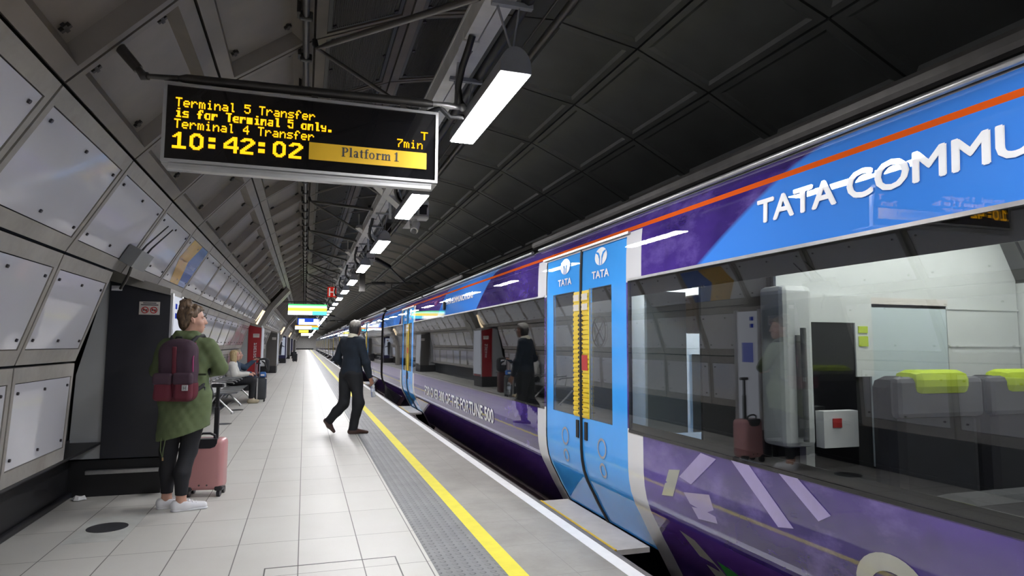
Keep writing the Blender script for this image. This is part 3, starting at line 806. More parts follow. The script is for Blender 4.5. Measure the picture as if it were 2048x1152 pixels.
def strip_faces(mb, y0, y1, z0, z1, off=0., ny=1, mi=0):
    zs = [z0]+[z for _, z in PROF if z0 < z < z1]+[z1]
    ys = [y0+(y1-y0)*i/ny for i in range(ny+1)]
    vs = [(pz(z)+off, y, z) for z in zs for y in ys]; n = ny+1
    mb.add(vs, [(a*n+b, (a+1)*n+b, (a+1)*n+b+1, a*n+b+1) for a in range(len(zs)-1) for b in range(ny)], mi, True)
    return mb
def on_body(y, z, off=-.004): return (pz(z)+off, y, z)

def build_car(detail):
    t = thing('train_carriage', (0, 0, -1.1), 'x', 'train', 'carriages of the train')
    ya, yb = -.05, 18.35
    mb = MB()
    cuts = sorted({ya, yb} | {q for d in DOORS for q in d} | {q for q in (WIN[0][1], WIN[1][0], WIN[1][1], WIN[2][0], WIN[2][1])})
    for y0, y1 in zip(cuts, cuts[1:]):
        mid = (y0+y1)/2
        door = any(a < mid < b for a, b in DOORS); win = any(a < mid < b for a, b in WIN)
        if door: strip_faces(mb, y0, y1, 2.11, 2.52, 0, 1); continue
        if win: strip_faces(mb, y0, y1, -.62, ZB, 0, max(1, int((y1-y0)*2))); strip_faces(mb, y0, y1, ZT, 2.52, 0, max(1, int((y1-y0)*2)))
        else: strip_faces(mb, y0, y1, -.62, 2.52, 0, 1)
    # far side, ends
    mb.quad((3.37, ya, 2.52), (3.37, yb, 2.52), (4.63, yb, 2.30), (4.63, ya, 2.30)); mb.quad((4.63, ya, 2.30), (4.63, yb, 2.30), (4.68, yb, -.5), (4.68, ya, -.5))
    for y in (ya, yb):
        vs = [(x, y, z) for x, z in PROF] + [(4.63, y, 2.30), (4.68, y, -.5)]
        mb.add(vs, [tuple(range(len(vs)))])
    mb.build('body_shell', M['livery'], t, fix=False)
    # roof edge rail
    mb = MB()
    for a, b in ((.2, 5.9), (6.1, 12.4), (12.6, 18.2)): mb.tube([(2.175, a, 2.287), (2.175, b, 2.287)], .016, 8)
    mb.build('roof_gutter', M['steel'], t)
    MB().box((2.3, .8, 2.38), (2.9, 6.5, 2.47), bev=.03).build('roof_cover', M['darksteel'], t)
    MB().box((2.3, 9.8, 2.38), (2.9, 12.0, 2.47), bev=.03).build('roof_cover', M['darksteel'], t)
    for a, b in WIN:
        n = 1
        o = MB().box((2.101, a, ZB), (2.112, b, ZT)).build('window', M['glass'], t)
        mb = MB().box((2.096, a, ZT-.002), (2.12, b, ZT+.014)); mb.build('window_trim', M['steel'], o)
        mb = MB().box((2.096, a, ZB-.014), (2.12, b, ZB+.004))
        mb.box((2.113, a, 1.69), (2.118, b, ZT)).box((2.113, a, ZB), (2.118, b, ZB+.05))
        mb.build('window_border', M['traindark'], o)
    for a, b in DOORS:
        mid = (a+b)/2
        for y0, y1, s in ((a, mid-.004, 1), (mid+.004, b, -1)):
            w0, w1 = (y0+.245, y1-.14) if s == 1 else (y0+.14, y1-.155)
            mb = MB(); off = .010
            strip_faces(mb, y0, y1, -.03, ZB, off); strip_faces(mb, y0, y1, ZT, 2.125, off)
            strip_faces(mb, y0, w0, ZB, ZT, off); strip_faces(mb, w1, y1, ZB, ZT, off)
            lf = mb.build('door_leaf', M['doorblue'], t, fix=False)
            g = MB().box((2.113, w0, ZB), (2.122, w1, ZT)).build('door_window', M['glassd'], lf)
            MB().box((2.123, w0, 1.69), (2.126, w1, ZT)).build('window_border', M['traindark'], lf)
            # finger guard, ribbed
            g0, g1 = (mid-.145, mid-.018) if s == 1 else (mid+.018, mid+.145)
            mb = MB().box((2.103, g0, ZB), (2.109, g1, ZT-.01))
            nz = 26
            for k in range(nz):
                z = ZB+.012+(ZT-ZB-.03)*k/nz
                mb.box((2.097, g0, z), (2.104, g1, z+.022), 0)
            mb.build('finger_guard', M['yguard'], lf)
            mb = MB()
            for k in range(nz):
                z = ZB+.012+(ZT-.05-ZB)*k/nz
                e = g1 if s == 1 else g0; q = -.035 if s == 1 else .035
                if z < 1.60: mb.add([(2.0965, e, z-.002), (2.0965, e+q, z+.016), (2.0965, e, z+.034)], [(0, 1, 2)])
            for z in (1.66, 1.74): mb.box((2.0955, g0+.01, z-.025), (2.0968, g1-.01, z+.025), 1)
            if s == 1: mb.box((2.0955, g0+.01, 1.16), (2.0968, g1-.01, 1.28), 2)
            mb.build('guard_marks', [M['seal'], M['paper'], M['redink']], lf, fix=False)
            # emblem and name
            cy = (y0+y1)/2 + (.03 if s == 1 else -.05)
            mb = MB(); n = 28
            def ell(ry, rz, z0, cond=None):
                vs = [on_body(cy+ry*math.cos(2*PI*i/n), z0+rz*math.sin(2*PI*i/n), .004) for i in range(n)]
                mb.add(vs, [tuple(range(n))], 0)
            ell(.105, .068, 2.028)
            for sg in (-1, 1):   # stem and spreading arms cut in blue
                pts = [(sg*.012, -.066), (sg*.014, .0), (sg*.034, .030), (sg*.070, .040), (sg*.092, .036), (sg*.074, .026), (sg*.046, .014), (sg*.026, -.02), (sg*.022, -.064)]
                mb.add([on_body(cy+u, 2.028+v, .002) for u, v in pts], [tuple(range(len(pts)))], 1)
            put_text(mb, 'TATA', lambda u, v: on_body(cy+.145-u, 1.865+v, .003), width=.29, height=.056, heavy=.003)
            mb.build('lettering', [M['wdecal'], M['doorblue']], lf, fix=False)
            # lower pictogram ring
            mb = MB()
            for zz, r in ((.60, .075), (.44, .055)):
                for i in range(20):
                    a0, a1 = 2*PI*i/20, 2*PI*(i+1)/20
                    mb.add([on_body(cy+q*math.cos(e), zz+q*math.sin(e), .006) for q, e in ((r, a0), (r, a1), (r-.018, a1), (r-.018, a0))], [(0, 1, 2, 3)])
            mb.build('pictogram', M['gdecal'], lf, fix=False)
            if s == 1:   # round mark on the nearer window
                mb = MB(); zc, yc, r = 1.46, (w0+w1)/2+.03, .12
                for i in range(28):
                    a0, a1 = 2*PI*i/28, 2*PI*(i+1)/28
                    mb.add([(2.1115, yc+q*math.cos(e), zc+q*math.sin(e)) for q, e in ((r, a0), (r, a1), (r-.013, a1), (r-.013, a0))], [(0, 1, 2, 3)])
                for a_ in (PI/4, -PI/4):
                    dy, dz = math.cos(a_)*r*.95, math.sin(a_)*r*.95; ny, nz_ = -math.sin(a_)*.007, math.cos(a_)*.007
                    mb.add([(2.1112, yc-dy+ny, zc-dz+nz_), (2.1112, yc+dy+ny, zc+dz+nz_), (2.1112, yc+dy-ny, zc+dz-nz_), (2.1112, yc-dy-ny, zc-dz-nz_)], [(0, 1, 2, 3)])
                mb.build('window_mark', M['ink'], lf, fix=False)
            MB().box((2.100, (g0+g1)/2-.025, .62), (2.114, (g0+g1)/2+.025, .76), bev=.004).build('door_button', M['seal'], lf)
        MB().tube([on_body(mid, z, .004) for z in (-.03, .02, .115, .215, .30, .38, .46, .54, .63, .79, 1.3, 1.8, 1.95, 2.08, 2.12)], .013, 6).build('door_seal', M['seal'], t)
        MB().box((2.09, a-.05, 2.125), (2.13, b+.05, 2.140)).build('door_rail', M['steel'], t)
        mb = MB().box((2.065, a+.12, -.07), (2.325, b+.03, -.035)); mb.build('door_step', M['step'], t)
        MB().box((2.052, a+.12, -.072), (2.072, b+.03, -.030)).build('step_edge', M['stepy'], t)
    # company name, tag line, small side lamp
    mb = MB()
    put_text(mb, 'TATA COMMUNICATIONS', lambda u, v: on_body(9.92-u, 1.975+v), width=1.68, height=.080, heavy=.004)
    tag(mb.build('lettering', M['wdecal'], t, fix=False), 'small white company name on the middle blue band')
    mb = MB(); put_text(mb, 'TATA COMMUNICATIONS', lambda u, v: on_body(2.60-u, 1.955+v), width=2.3, height=.112, heavy=.006)
    tag(mb.build('lettering', M['wdecal'], t, fix=False), 'large white company name on the front blue band')
    mb = MB(); put_text(mb, 'FOR OVER 300 OF THE FORTUNE 500', lambda u, v: on_body(11.67-u, .45+v), width=4.45, height=.160, heavy=.008)
    tag(mb.build('lettering', M['wdecal'], t, fix=False), 'white slogan under the windows')
    MB().box((2.06, 9.96, 1.90), (2.10, 10.02, 2.03), bev=.01).build('side_lamp', M['seal'], t)
    # graphic fragments near the front bay; lilac bars are painted-in wall reflections
    mb = MB()
    def poly(pts, mi): mb.add([on_body(y, z, -.003) for y, z in pts], [tuple(range(len(pts)))], mi)
    poly([(2.86, .78), (2.72, .78), (2.42, .55), (2.52, .53)], 0); poly([(2.52, .785), (2.40, .785), (2.20, .66), (2.27, .62)], 0)
    poly([(3.45, .62), (3.33, .64), (3.42, .47), (3.55, .45)], 3); poly([(3.30, .52), (3.05, .56), (3.0, .42), (3.18, .40)], 0)
    poly([(3.12, .77), (2.98, .76), (3.22, .58), (3.34, .60)], 0)
    N = 16
    pts = []
    for i in range(N+1):
        a = PI*i/N; pts.append((1.92-.17*math.cos(a), .44+.15*math.sin(a)))
    for i in range(N+1):
        a = PI-PI*i/N; pts.append((1.92-.10*math.cos(a), .44+.085*math.sin(a)))
    for i in range(N):
        a, b, c, d = pts[i], pts[i+1], pts[2*N-i], pts[2*N+1-i]
        poly([a, b, c, d], 1)
    poly([(2.09, .44), (2.02, .44), (2.02, .22), (2.09, .22)], 1); poly([(1.82, .44), (1.75, .44), (1.75, .22), (1.82, .22)], 1)
    poly([(3.16, .17), (3.00, .15), (2.88, .03), (3.10, .03)], 2); poly([(3.46, .26), (3.32, .24), (3.14, .10), (3.12, .03), (3.26, .03)], 1)
    mb.build('artwork_and_reflections', [M['lilac'], M['beige'], M['greend'], M['beige']], t, fix=False)
    # underframe and bogies
    MB().box((2.62, .4, -.75), (4.4, 17.9, -.55)).box((2.5, 6.5, -.9), (4.3, 12, -.5)).build('underframe', M['under'], t)
    for yb_ in (2.2, 15.9):
        bg = MB().box((2.45, yb_-1.5, -.72), (2.6, yb_+1.5, -.5), bev=.03).box((2.5, yb_-.3, -.8), (4.3, yb_+.3, -.6)).build('bogie', M['under'], t)
        for dy in (-1.1, 1.1):
            MB().tube([(2.58, yb_+dy, -.525), (2.70, yb_+dy, -.525)], .40, 24).tube([(2.70, yb_+dy, -.525), (4.04, yb_+dy, -.525)], .07, 8).build('wheel', M['darksteel'], bg)
    # interior liner: floor, ceiling, far wall
    mb = MB().quad((2.13, ya+.05, 2.14), (4.6, ya+.05, 2.14), (4.6, yb-.05, 2.14), (2.13, yb-.05, 2.14), 0)
    mb.quad((2.36, ya+.05, .02), (4.6, ya+.05, .02), (4.6, yb-.05, .02), (2.36, yb-.05, .02), 1)
    mb.quad((4.58, ya+.05, .02), (4.58, yb-.05, .02), (4.58, yb-.05, 2.14), (4.58, ya+.05, 2.14), 0)
    mb.build('cabin_lining', [M['inwhite'] if detail else M['indark'], M['indark']], t, fix=False)  # far cars lined dark so their windows read unlit
    MB().box((3.0, 5.7, .02), (3.05, 18.2, 2.13)).box((2.14, 5.66, .60), (3.05, 5.70, 2.10)).box((2.36, 5.66, .03), (3.05, 5.70, .60)).build('added_cabin_screen', M['indark'], t)  # dark sheets added behind the windows to make them look unlit
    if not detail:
        MB().box((3.0, -.02, .02), (3.05, 5.65, 2.13)).build('added_cabin_screen', M['indark'], t)  # same added dark sheet where no cabin is modelled
    if detail:
        B = 3.10
        blk = MB().box((2.60, B, .02), (4.58, B+.05, 2.13), 1)
        blk.box((3.93, B-.012, .62), (4.57, B, 2.1), 0).box((3.93, B-.02, 1.36), (4.57, B-.012, 1.372), 0).box((3.93, B-.02, 1.60), (4.57, B-.012, 1.612), 0)
        blk.box((2.60, B-.02, 1.66), (3.30, B+.02, 2.13), 0).box((3.30, B-.015, 1.60), (3.93, B, 2.13), 0)
        blk.build('bulkhead', [M['inwhite'], M['indark']], t)
        MB().box((3.29, B-.015, .64), (3.92, B-.002, 1.62)).box((3.27, B-.02, 1.62), (3.93, B-.002, 1.66), 1).build('glass_screen', [M['inpale'], M['paper']], t)
        # vestibule post with its dark grab recess
        MB().box((2.52, B-.16, .80), (2.73, B+.04, 1.70), bev=.03).build('vestibule_post', M['inwhite'], t)
        MB().box((2.60, B-.168, .86), (2.645, B-.158, 1.42)).tube([(2.62, B-.20, .84), (2.62, B-.20, 1.46)], .016, 8).build('grab_handle', M['lgrey'], t)
        d = MB().box((2.74, B-.06, .62), (2.80, B-.01, 1.66)).box((3.13, B-.06, 1.18), (3.26, B-.01, 1.66)).box((2.80, B-.06, 1.50), (3.13, B-.01, 1.66)).build('vestibule_door', M['inwhite'], t)
        MB().box((2.80, B-.05, .66), (3.13, B-.02, 1.50)).build('door_window', M['traindark'], d)
        MB().box((3.15, B-.066, 1.44), (3.22, B-.061, 1.48)).box((3.15, B-.066, 1.36), (3.22, B-.061, 1.42)).build('notice', M['lime'], d)
        MB().box((2.74, B-.20, .80), (2.98, B-.14, 1.0), 0).box((2.80, B-.206, .91), (2.86, B-.20, .96), 1).build('notice_panel', [M['paperw'], M['redink']], t)
        for k, x0 in enumerate((2.95, 3.62)):
            sb = MB().box((x0, 2.62, .15), (x0+.60, 2.80, 1.20), bev=.06).build('seat_back', M['seat'], t)
            MB().box((x0+.10, 2.58, 1.10), (x0+.50, 2.74, 1.235), bev=.05).build('headrest', M['lime'], sb)
            MB().box((x0-.01, 2.60, .98), (x0+.61, 2.66, 1.20), bev=.03).build('seat_shell', mat('seat_shell_grey', (.09, .09, .10), .5), sb)
        for k, x0 in enumerate((2.3, 2.95, 3.62)):
            MB().box((x0, 1.75, .15), (x0+.58, 1.95, .80), bev=.06).box((x0, 1.9, .15), (x0+.58, 2.4, .46), bev=.05).build('seat_back', M['seat'], t)
        for yy in (.5, 1.7, 2.7):
            MB().box((2.5, yy-.05, 2.115), (4.4, yy+.05, 2.135)).build('cabin_light', M['inlamp'], t)
        # draught screens by the doors
        MB().box((2.16, 3.80, .78), (2.46, 3.83, 1.72)).box((2.50, 3.80, .78), (2.66, 3.83, 1.30)).build('draught_screen', M['inpale'], t)
        MB().box((2.46, 3.70, 1.44), (2.62, 3.84, 1.70), bev=.02).build('equipment_box', mat('tan_box', (.25, .16, .07), .5), t)
        MB().box((3.02, 3.9, .02), (3.06, 5.6, 2.13)).build('added_cabin_screen', M['inwhite'], t)  # white wall added so the door glass reads bright
        MB().box((2.50, 4.10, 2.115), (2.85, 5.35, 2.135)).build('cabin_light', M['inlamp'], t)  # lamp added to brighten the view through the doors
        MB().box((2.145, B+.06, .60), (2.60, B+.08, 2.10)).box((2.36, B+.06, .03), (2.60, B+.08, .60)).build('added_cabin_screen', M['indark'], t)  # dark screen added to block cabin light spilling past the bulkhead
    return t
CAR = 18.92
def gangway(y, label):
    t = thing('gangway', (2.4, y, -.4), label, 'gangway')
    mb = MB()
    for i in range(4): mb.box((2.22, y+.04+i*.115, -.35), (4.5, y+.11+i*.115, 2.28), bev=.02, seg=1)
    mb.build('bellows', M['cable'], t)
    MB().box((2.2, y+.04, -.45), (4.5, y+.5, -.35)).build('coupling_plate', M['under'], t)
near_car = build_car(True); near_car['label'] = 'nearest train carriage, with blue doors and large white lettering at the right'
far_car = build_car(False); far_car.location.y = CAR; far_car['label'] = 'second train carriage, just beyond the man on the platform'
for k in range(2, 7):
    dup(far_car, (0, CAR*k, -1.1), None, '%s train carriage from the viewpoint, seen at a steep angle' % ORD[k])
for k in range(0, 7): gangway(18.33+CAR*k, ('%s dark gangway between train carriages, counted from the viewpoint' % ORD[k]))

# ------------------------------------------------------------------ cabinets at the ends of the wall bays
def no_smoking(mb, x0, x1, z0, z1, y):
    w, h = x1-x0, z1-z0
    mb.box((x0, y-.004, z0), (x1, y, z1), 0)
    for i, (a, b) in enumerate(((.18, .82), (.08, .92))):
        mb.box((x0+a*w, y-.0055, z1-h*(.14+.14*i)), (x0+b*w, y-.004, z1-h*(.07+.14*i)), 1)
    for cx in (x0+.29*w, x0+.71*w):
        cz = z0+.36*h; r = .26*h
        for i in range(20):
            a0, a1 = 2*PI*i/20, 2*PI*(i+1)/20
            mb.add([(cx+q*math.cos(e), y-.006, cz+q*math.sin(e)) for q, e in ((r, a0), (r, a1), (r*.74, a1), (r*.74, a0))], [(0, 1, 2, 3)], 2)
        mb.box((cx-r*.6, y-.0055, cz-.05*h), (cx+r*.6, y-.0045, cz+.05*h), 1)
        d = r*.62; k = .05*h
        mb.add([(cx-d-k, y-.0062, cz+d), (cx-d+k, y-.0062, cz+d), (cx+d+k, y-.0062, cz-d), (cx+d-k, y-.0062, cz-d)], [(0, 1, 2, 3)], 2)
M['filler'] = mat('filler_grey', (.42, .43, .43), .5, 0, .1, .06, 2)
def cabinet(y, dep, label, body, x1=-1.20, xs=-1.70, ztl=1.93, ztr=1.80, zb=.33, wall=True):
    t = thing('platform_cabinet', (-1.6, y, 0), label, 'cabinet')
    MB().prism([(xs, zb), (x1, zb), (x1, ztr), (xs, ztl)], y, y+dep, lambda u, v, a: (u, a, v)).build('front_panel', body, t)
    mb = MB()
    mb.prism([(-1.95, zb), (xs, zb), (xs, ztl), (-1.72, 1.94), (-1.925, 1.07)] if xs > -1.72+1e-6 else [(-1.95, zb), (xs, zb), (xs, ztl), (-1.925, 1.07)], y+.01, y+dep, lambda u, v, a: (u, a, v))
    mb.build('side_filler', M['filler'], t)
    MB().prism([(-1.76, ztl), (x1, ztr), (x1, ztr+.06), (-1.74, ztl+.10)], y-.02, y+dep, lambda u, v, a: (u, a, v)).build('top_trim', M['frame'], t)
    MB().box((x1, y+.005, zb), (x1+.02, y+.07, ztr+.02)).box((x1, y+dep-.06, zb), (x1+.02, y+dep, ztr+.02)).build('edge_post', M['alu'], t)
    MB().box((-1.94, y+.02, 0), (x1-.01, y+dep, zb-.015)).box((-1.94, y+.06, zb-.015), (x1-.03, y+dep, zb)).build('plinth', M['black'], t)
    return t
t = cabinet(6.66, .55, 'tall dark grey cabinet with a no smoking notice, left of the standing woman', M['dgrey'])
MB().box((-1.80, 6.62, .20), (-1.215, 6.66, .235), bev=.006).build('kick_rail', M['steel'], t)
mb = MB(); no_smoking(mb, -1.455, -1.285, 1.615, 1.735, 6.66)
tag(mb.build('notice', [M['paper'], M['ink'], M['redink']], t, fix=False), 'no smoking notice with two red circles')
MB().box((-1.685, 6.654, 1.83), (-1.60, 6.66, 1.875)).build('number_label', M['paperw'], t)
MB().box((-1.198, 6.74, .40), (-1.182, 7.14, 1.80)).build('light_panel', em('help_panel_white', (.85, .88, 1.), .75), t)
mb = MB().box((-1.181, 6.80, 1.68), (-1.178, 6.88, 1.73)).box((-1.181, 6.80, 1.59), (-1.178, 6.88, 1.64))
mb.build('panel_symbols', em('help_panel_blue', (.04, .08, .6), .6), t)
MB().box((-1.181, 6.82, 1.15), (-1.178, 7.06, 1.40)).build('screen', em('help_panel_screen', (.25, .3, .9), .6), t)
def cab_far(y, dep, label, m, sign=None, letters=False, poster=False, xs=-1.66):
    t = cabinet(y, dep, label, m, xs=xs)
    sx0 = -1.52
    if sign: tag(MB().box((sx0+.10, y-.005, 1.52), (sx0+.27, y, 1.63)).box((sx0+.12, y-.007, 1.59), (sx0+.25, y-.005, 1.60), 1).build('notice', [M['paper'], M['ink']], t), 'pale notice')
    if letters:
        mb = MB()
        for i in range(6):
            z = .93+.075*i
            for a, b, c, d in (((0, 0, .02, .06), (.05, 0, .07, .06), (0, .045, .07, .06)), ((0, 0, .07, .015), (0, .0, .02, .06), (.04, .03, .07, .06)), ((0, 0, .02, .06), (.05, .02, .07, .06), (.02, .02, .05, .035)))[i % 3]:
                mb.box((-1.39+a, y-.004, z+b), (-1.39+c, y-.001, z+d))
        tag(mb.build('lettering', M['paperw'], t, fix=False), 'column of small white characters too blurred to read')
    if poster:
        MB().box((-1.66, y-.006, .55), (-1.28, y-.001, 1.75)).build('poster', em('poster_glow', (.62, .68, .82), .55), t)
        # generic dark standing figure printed on the poster
        mb = MB()
        pts = [(-1.64, .56), (-1.50, .56), (-1.49, .95), (-1.46, 1.15), (-1.30, 1.10), (-1.30, 1.14), (-1.46, 1.22), (-1.46, 1.42), (-1.54, 1.52), (-1.66, 1.46), (-1.66, .9)]
        mb.add([(a, y-.008, b) for a, b in pts], [tuple(range(len(pts)))], 0)
        mb.add([(-1.50+.055*math.cos(2*PI*i/14), y-.008, 1.60+.075*math.sin(2*PI*i/14)) for i in range(14)], [tuple(range(14))], 1)
        mb.build('printed_figure', [M['ink'], mat('print_skin', (.35, .2, .15), .6)], t, fix=False)
    MB().box((-1.198, y+.08, .40), (-1.185, y+dep-.07, 1.80)).build('light_panel', em('far_panel_white', (.85, .88, 1.), .5), t)
    return t
cab_far(20.0, 1.0, 'bright red cabinet with a notice and vertical white lettering', M['red'], True, True, xs=-1.55)
cab_far(31.5, 1.2, 'brownish grey cabinet with a cream notice, beyond the red one', M['taupe'], True)
cab_far(47.0, 1.2, 'navy cabinet carrying a pale poster with a dark figure', M['navy'], poster=True)
cab_far(60.0, 1.2, 'narrow grey cabinet just beyond the navy poster cabinet', M['taupe'])
cab_far(72.0, 1.2, 'small navy cabinet far along the wall', M['navy'])
cab_far(95.0, 1.2, 'tiny distant grey cabinet near the end wall', M['taupe'])
# warm glowing strips beside the arches
for i, y in enumerate((20.6, 41.6, 62.6)):
    t = thing('glow_strip', (-1.3, y, 1.98), '%s glowing vertical strip beside an arch rib, from the near end' % ORD[i], 'wall light')
    MB().prism([(-1.42, 1.90), (-1.36, 1.90), (-1.15, 2.32), (-1.20, 2.34)], y, y+.12, lambda u, v, a: (u, a, v)).build('casing', M['alu'], t)
    MB().prism([(-1.415, 1.905), (-1.362, 1.905), (-1.155, 2.315), (-1.20, 2.33)], y-.01, y-.001, lambda u, v, a: (u, a, v)).build('lens', em('warm_glow', (1., .78, .5), 2.0), t)

# ------------------------------------------------------------------ things on the wall
P = cell_pt('U', 'M', 3)
t = thing('wall_poster', P(.5, .5), 'yellow and blue graphic stuck on an upper wall panel', 'poster')
def Q(t_, u): return P(.14+.72*t_, .045+.91*u, .001)
mb = MB().add([Q(.012, .01), Q(.988, .01), Q(.988, .99), Q(.012, .99)], [(0, 1, 2, 3)]); mb.build('sheet', M['enamel'], t, fix=False)
def Q2(t_, u): return P(.14+.72*t_, .045+.91*u, -.0015)
yl = [(.015, .08), (.40, .08), (.985, .30), (.985, .73), (.42, .52), (.015, .60)]
mb = MB().add([Q2(a, b) for a, b in [(.015, .16), (.47, .05), (.985, .28), (.985, .66), (.45, .46), (.015, .62)]], [(0, 1, 2, 3, 4, 5)]); mb.build('yellow_band', mat('poster_yellow', (.55, .32, .05), .25, 0, .5), t, fix=False)
mb = MB().add([Q2(a, b) for a, b in [(.015, .62), (.45, .46), (.985, .66), (.985, .985), (.015, .985)]], [(0, 1, 2, 3, 4)]); mb.build('blue_band', mat('poster_blue', (.05, .13, .42), .25, 0, .5), t, fix=False)
mb = MB()
for k in range(7): mb.add([Q2(.46+.02*math.sin(k*2), .10+.045*k), Q2(.50+.02*math.sin(k*2), .10+.045*k), Q2(.50, .13+.045*k), Q2(.46, .13+.045*k)], [(0, 1, 2, 3)], 0)
for k in range(6): mb.add([Q2(.48, .62+.05*k), Q2(.55, .62+.05*k), Q2(.55, .65+.05*k), Q2(.48, .65+.05*k)], [(0, 1, 2, 3)], 1)
for f in range(len(mb.v)): pass
mb.build('small_print', [M['ink'], M['paperw']], t, fix=False)
# radio box with two aerials
t = thing('radio_box', (-1.33, 5.72, 1.99), 'grey radio box with two thin black aerials on the wall above the cabinet', 'box')
A = Vector((-1.382, 5.60, 1.99)); up = Vector((.35, 0, .62)).normalized(); nrm = Vector((.87, 0, -.49)).normalized()
def bxf(a, b, c): return A + up*a + Vector((0, 1, 0))*b + nrm*c
mb = MB()
vs = [bxf(a, b, c) for c in (0, .10) for a, b in ((0, 0), (.15, 0), (.15, .40), (0, .40))]
mb.add(vs, [(0, 1, 2, 3), (4, 7, 6, 5), (0, 4, 5, 1), (1, 5, 6, 2), (2, 6, 7, 3), (3, 7, 4, 0)]); mb.build('case', M['lgrey'], t)
for b in (.10, .28):
    MB().tube([bxf(.14, b, .07), bxf(.20, b, .075), bxf(.42, b+.10, .10)], [.009, .007, .005], 6).build('aerial', M['cable'], t)
MB().tube([bxf(0, .2, .05), bxf(-.06, .22, .06), bxf(-.12, .30, .05), bxf(-.20, .36, .04)], .012, 6).build('lead', M['darksteel'], t)

# ------------------------------------------------------------------ floor details
def cover(x, y, r, label):
    t = thing('floor_cover', (x, y, 0), label, 'drain cover')
    MB().tube([(x, y, 0), (x, y, .004)], r, 32).build('lid', mat('cover_metal', (.10, .10, .11), .4, .6), t)
    return t
t = cover(-1.34, 5.55, .135, 'round dark metal cover in the floor in front of the woman, the largest')
mb = MB().box((-1.525, 5.18, -.01), (-1.15, 5.88, .001)); mb.build('surround_tile', mat('plain_tile', (.55, .555, .52), .4), t)
cover(-1.25, 11.95, .12, 'round dark floor cover behind the suitcase')
cover(-1.27, 14.36, .12, 'round dark floor cover below the seats')
t = thing('floor_hatch', (.2, 4.1, 0), 'square tiled hatch outlined in the floor at the bottom of the picture', 'hatch')
mb = MB()
for lo, hi in (((-.19, 4.285, 0), (.60, 4.293, .0015)), ((.592, 3.6, 0), (.60, 4.293, .0015)), ((-.19, 3.6, 0), (-.182, 4.293, .0015))): mb.box(lo, hi)
mb.build('hatch_edge', mat('hatch_brass', (.10, .095, .09), .4, .5), t)
mb = MB()
random.seed(3)
n = 9
vs = [(-1.81+.07*math.cos(2*PI*i/n)*random.uniform(.6, 1.15), 6.56+.05*math.sin(2*PI*i/n)*random.uniform(.6, 1.2), random.uniform(.0, .012)) for i in range(n)]
vs2 = [(-1.81+(x+1.81)*.55+random.uniform(-.01, .01), 6.56+(y-6.56)*.55, random.uniform(.02, .045)) for x, y, z in vs]
mb.add(vs+vs2+[(-1.815, 6.56, .03), (-1.81, 6.56, .0)], [(i, (i+1) % n, n+(i+1) % n, n+i) for i in range(n)]+[(n+i, n+(i+1) % n, 2*n) for i in range(n)]+[((i+1) % n, i, 2*n+1) for i in range(n)])
tag(mb.build('litter', M['paperw']), 'crumpled white paper on the floor by the black plinth', 'litter')

# ------------------------------------------------------------------ benches
def bench(y0, n, label):
    t = thing('bench', (-1.5, y0, 0), label, 'bench')
    pitch = .56
    MB().box((-1.62, y0, .31), (-1.56, y0+n*pitch, .37)).build('beam', M['darksteel'], t)
    for k in range(n):
        a = y0+k*pitch+.03; b = a+pitch-.06
        mb = MB().prism([(-1.20, .415), (-1.22, .385), (-1.40, .375), (-1.66, .37), (-1.66, .395), (-1.40, .40)], a, b, lambda u, v, q: (u, q, v)); mb.build('seat', M['lgrey'], t)
        mb = MB().prism([(-1.66, .38), (-1.63, .38), (-1.73, .84), (-1.765, .84)], a, b, lambda u, v, q: (u, q, v)); mb.build('backrest', M['tray'], t)
    for k in range(n+1):
        y = y0+k*pitch
        MB().tube([(-1.62, y, .36), (-1.70, y, .60), (-1.66, y, .62), (-1.30, y, .60), (-1.27, y, .57)], .014, 8).build('armrest', M['lgrey'], t)
    for k in (0, n//2, n):
        y = y0+k*pitch
        MB().tube([(-1.58, y, .33), (-1.28, y, .02)], .018, 8).tube([(-1.28, y, .02), (-1.28, y, 0)], .035, 10).build('leg', M['alu'], t)
        MB().tube([(-1.60, y, .33), (-1.80, y, .02)], .018, 8).tube([(-1.80, y, .02), (-1.80, y, 0)], .035, 10).build('leg', M['alu'], t)
    return t
bench(13.6, 7, 'grey steel bench along the left wall with two people seated')
bench(33.2, 4, 'distant grey bench between the brown and navy cabinets')
bench(49.0, 5, 'distant bench just beyond the navy poster cabinet')
bench(61.6, 5, 'farthest visible bench beyond the narrow grey cabinet')

# ------------------------------------------------------------------ luggage
pink = mat('pink_shell', (.50, .235, .235), .42, 0, .3, .04, 4)
bk = mat('black_plastic', (.015, .014, .018), .4)
bkc = mat('black_fabric', (.015, .015, .018), .8)
t = thing('suitcase', (-.80, 6.47, 0), 'small pink hard-shell suitcase with its black handle raised, beside the woman', 'suitcase')
R = Matrix.Translation((-.80, 6.47, 0)) @ Matrix.Rotation(math.radians(-8), 4, 'Z')
MB().box((-.155, -.10, .055), (.155, .10, .505), bev=.045, seg=4, T=R, smooth=True).build('shell', pink, t)
mb = MB()
pts = [(-.10, .47), (-.085, .44), (-.045, .425), (.045, .425), (.085, .44), (.10, .47), (.10, .507), (-.10, .507)]
mb.prism(pts, -.104, -.02, lambda u, v, a: R @ Vector((u, a, v))); mb.build('handle_recess', bk, t)
MB().tube([R @ Vector(p) for p in ((-.075, -.055, .50), (-.07, -.06, .535), (-.03, -.062, .552), (.03, -.062, .552), (.07, -.06, .535), (.075, -.055, .50))], .011, 8).build('carry_handle', bk, t)
mb = MB()
for x in (.045, .085): pass
mb.box((.045, -.02, .48), (.085, .01, .78), T=R, bev=.005).box((.050, -.016, .76), (.080, .006, .97), T=R, bev=.005)
mb.build('telescopic_tube', bk, t)
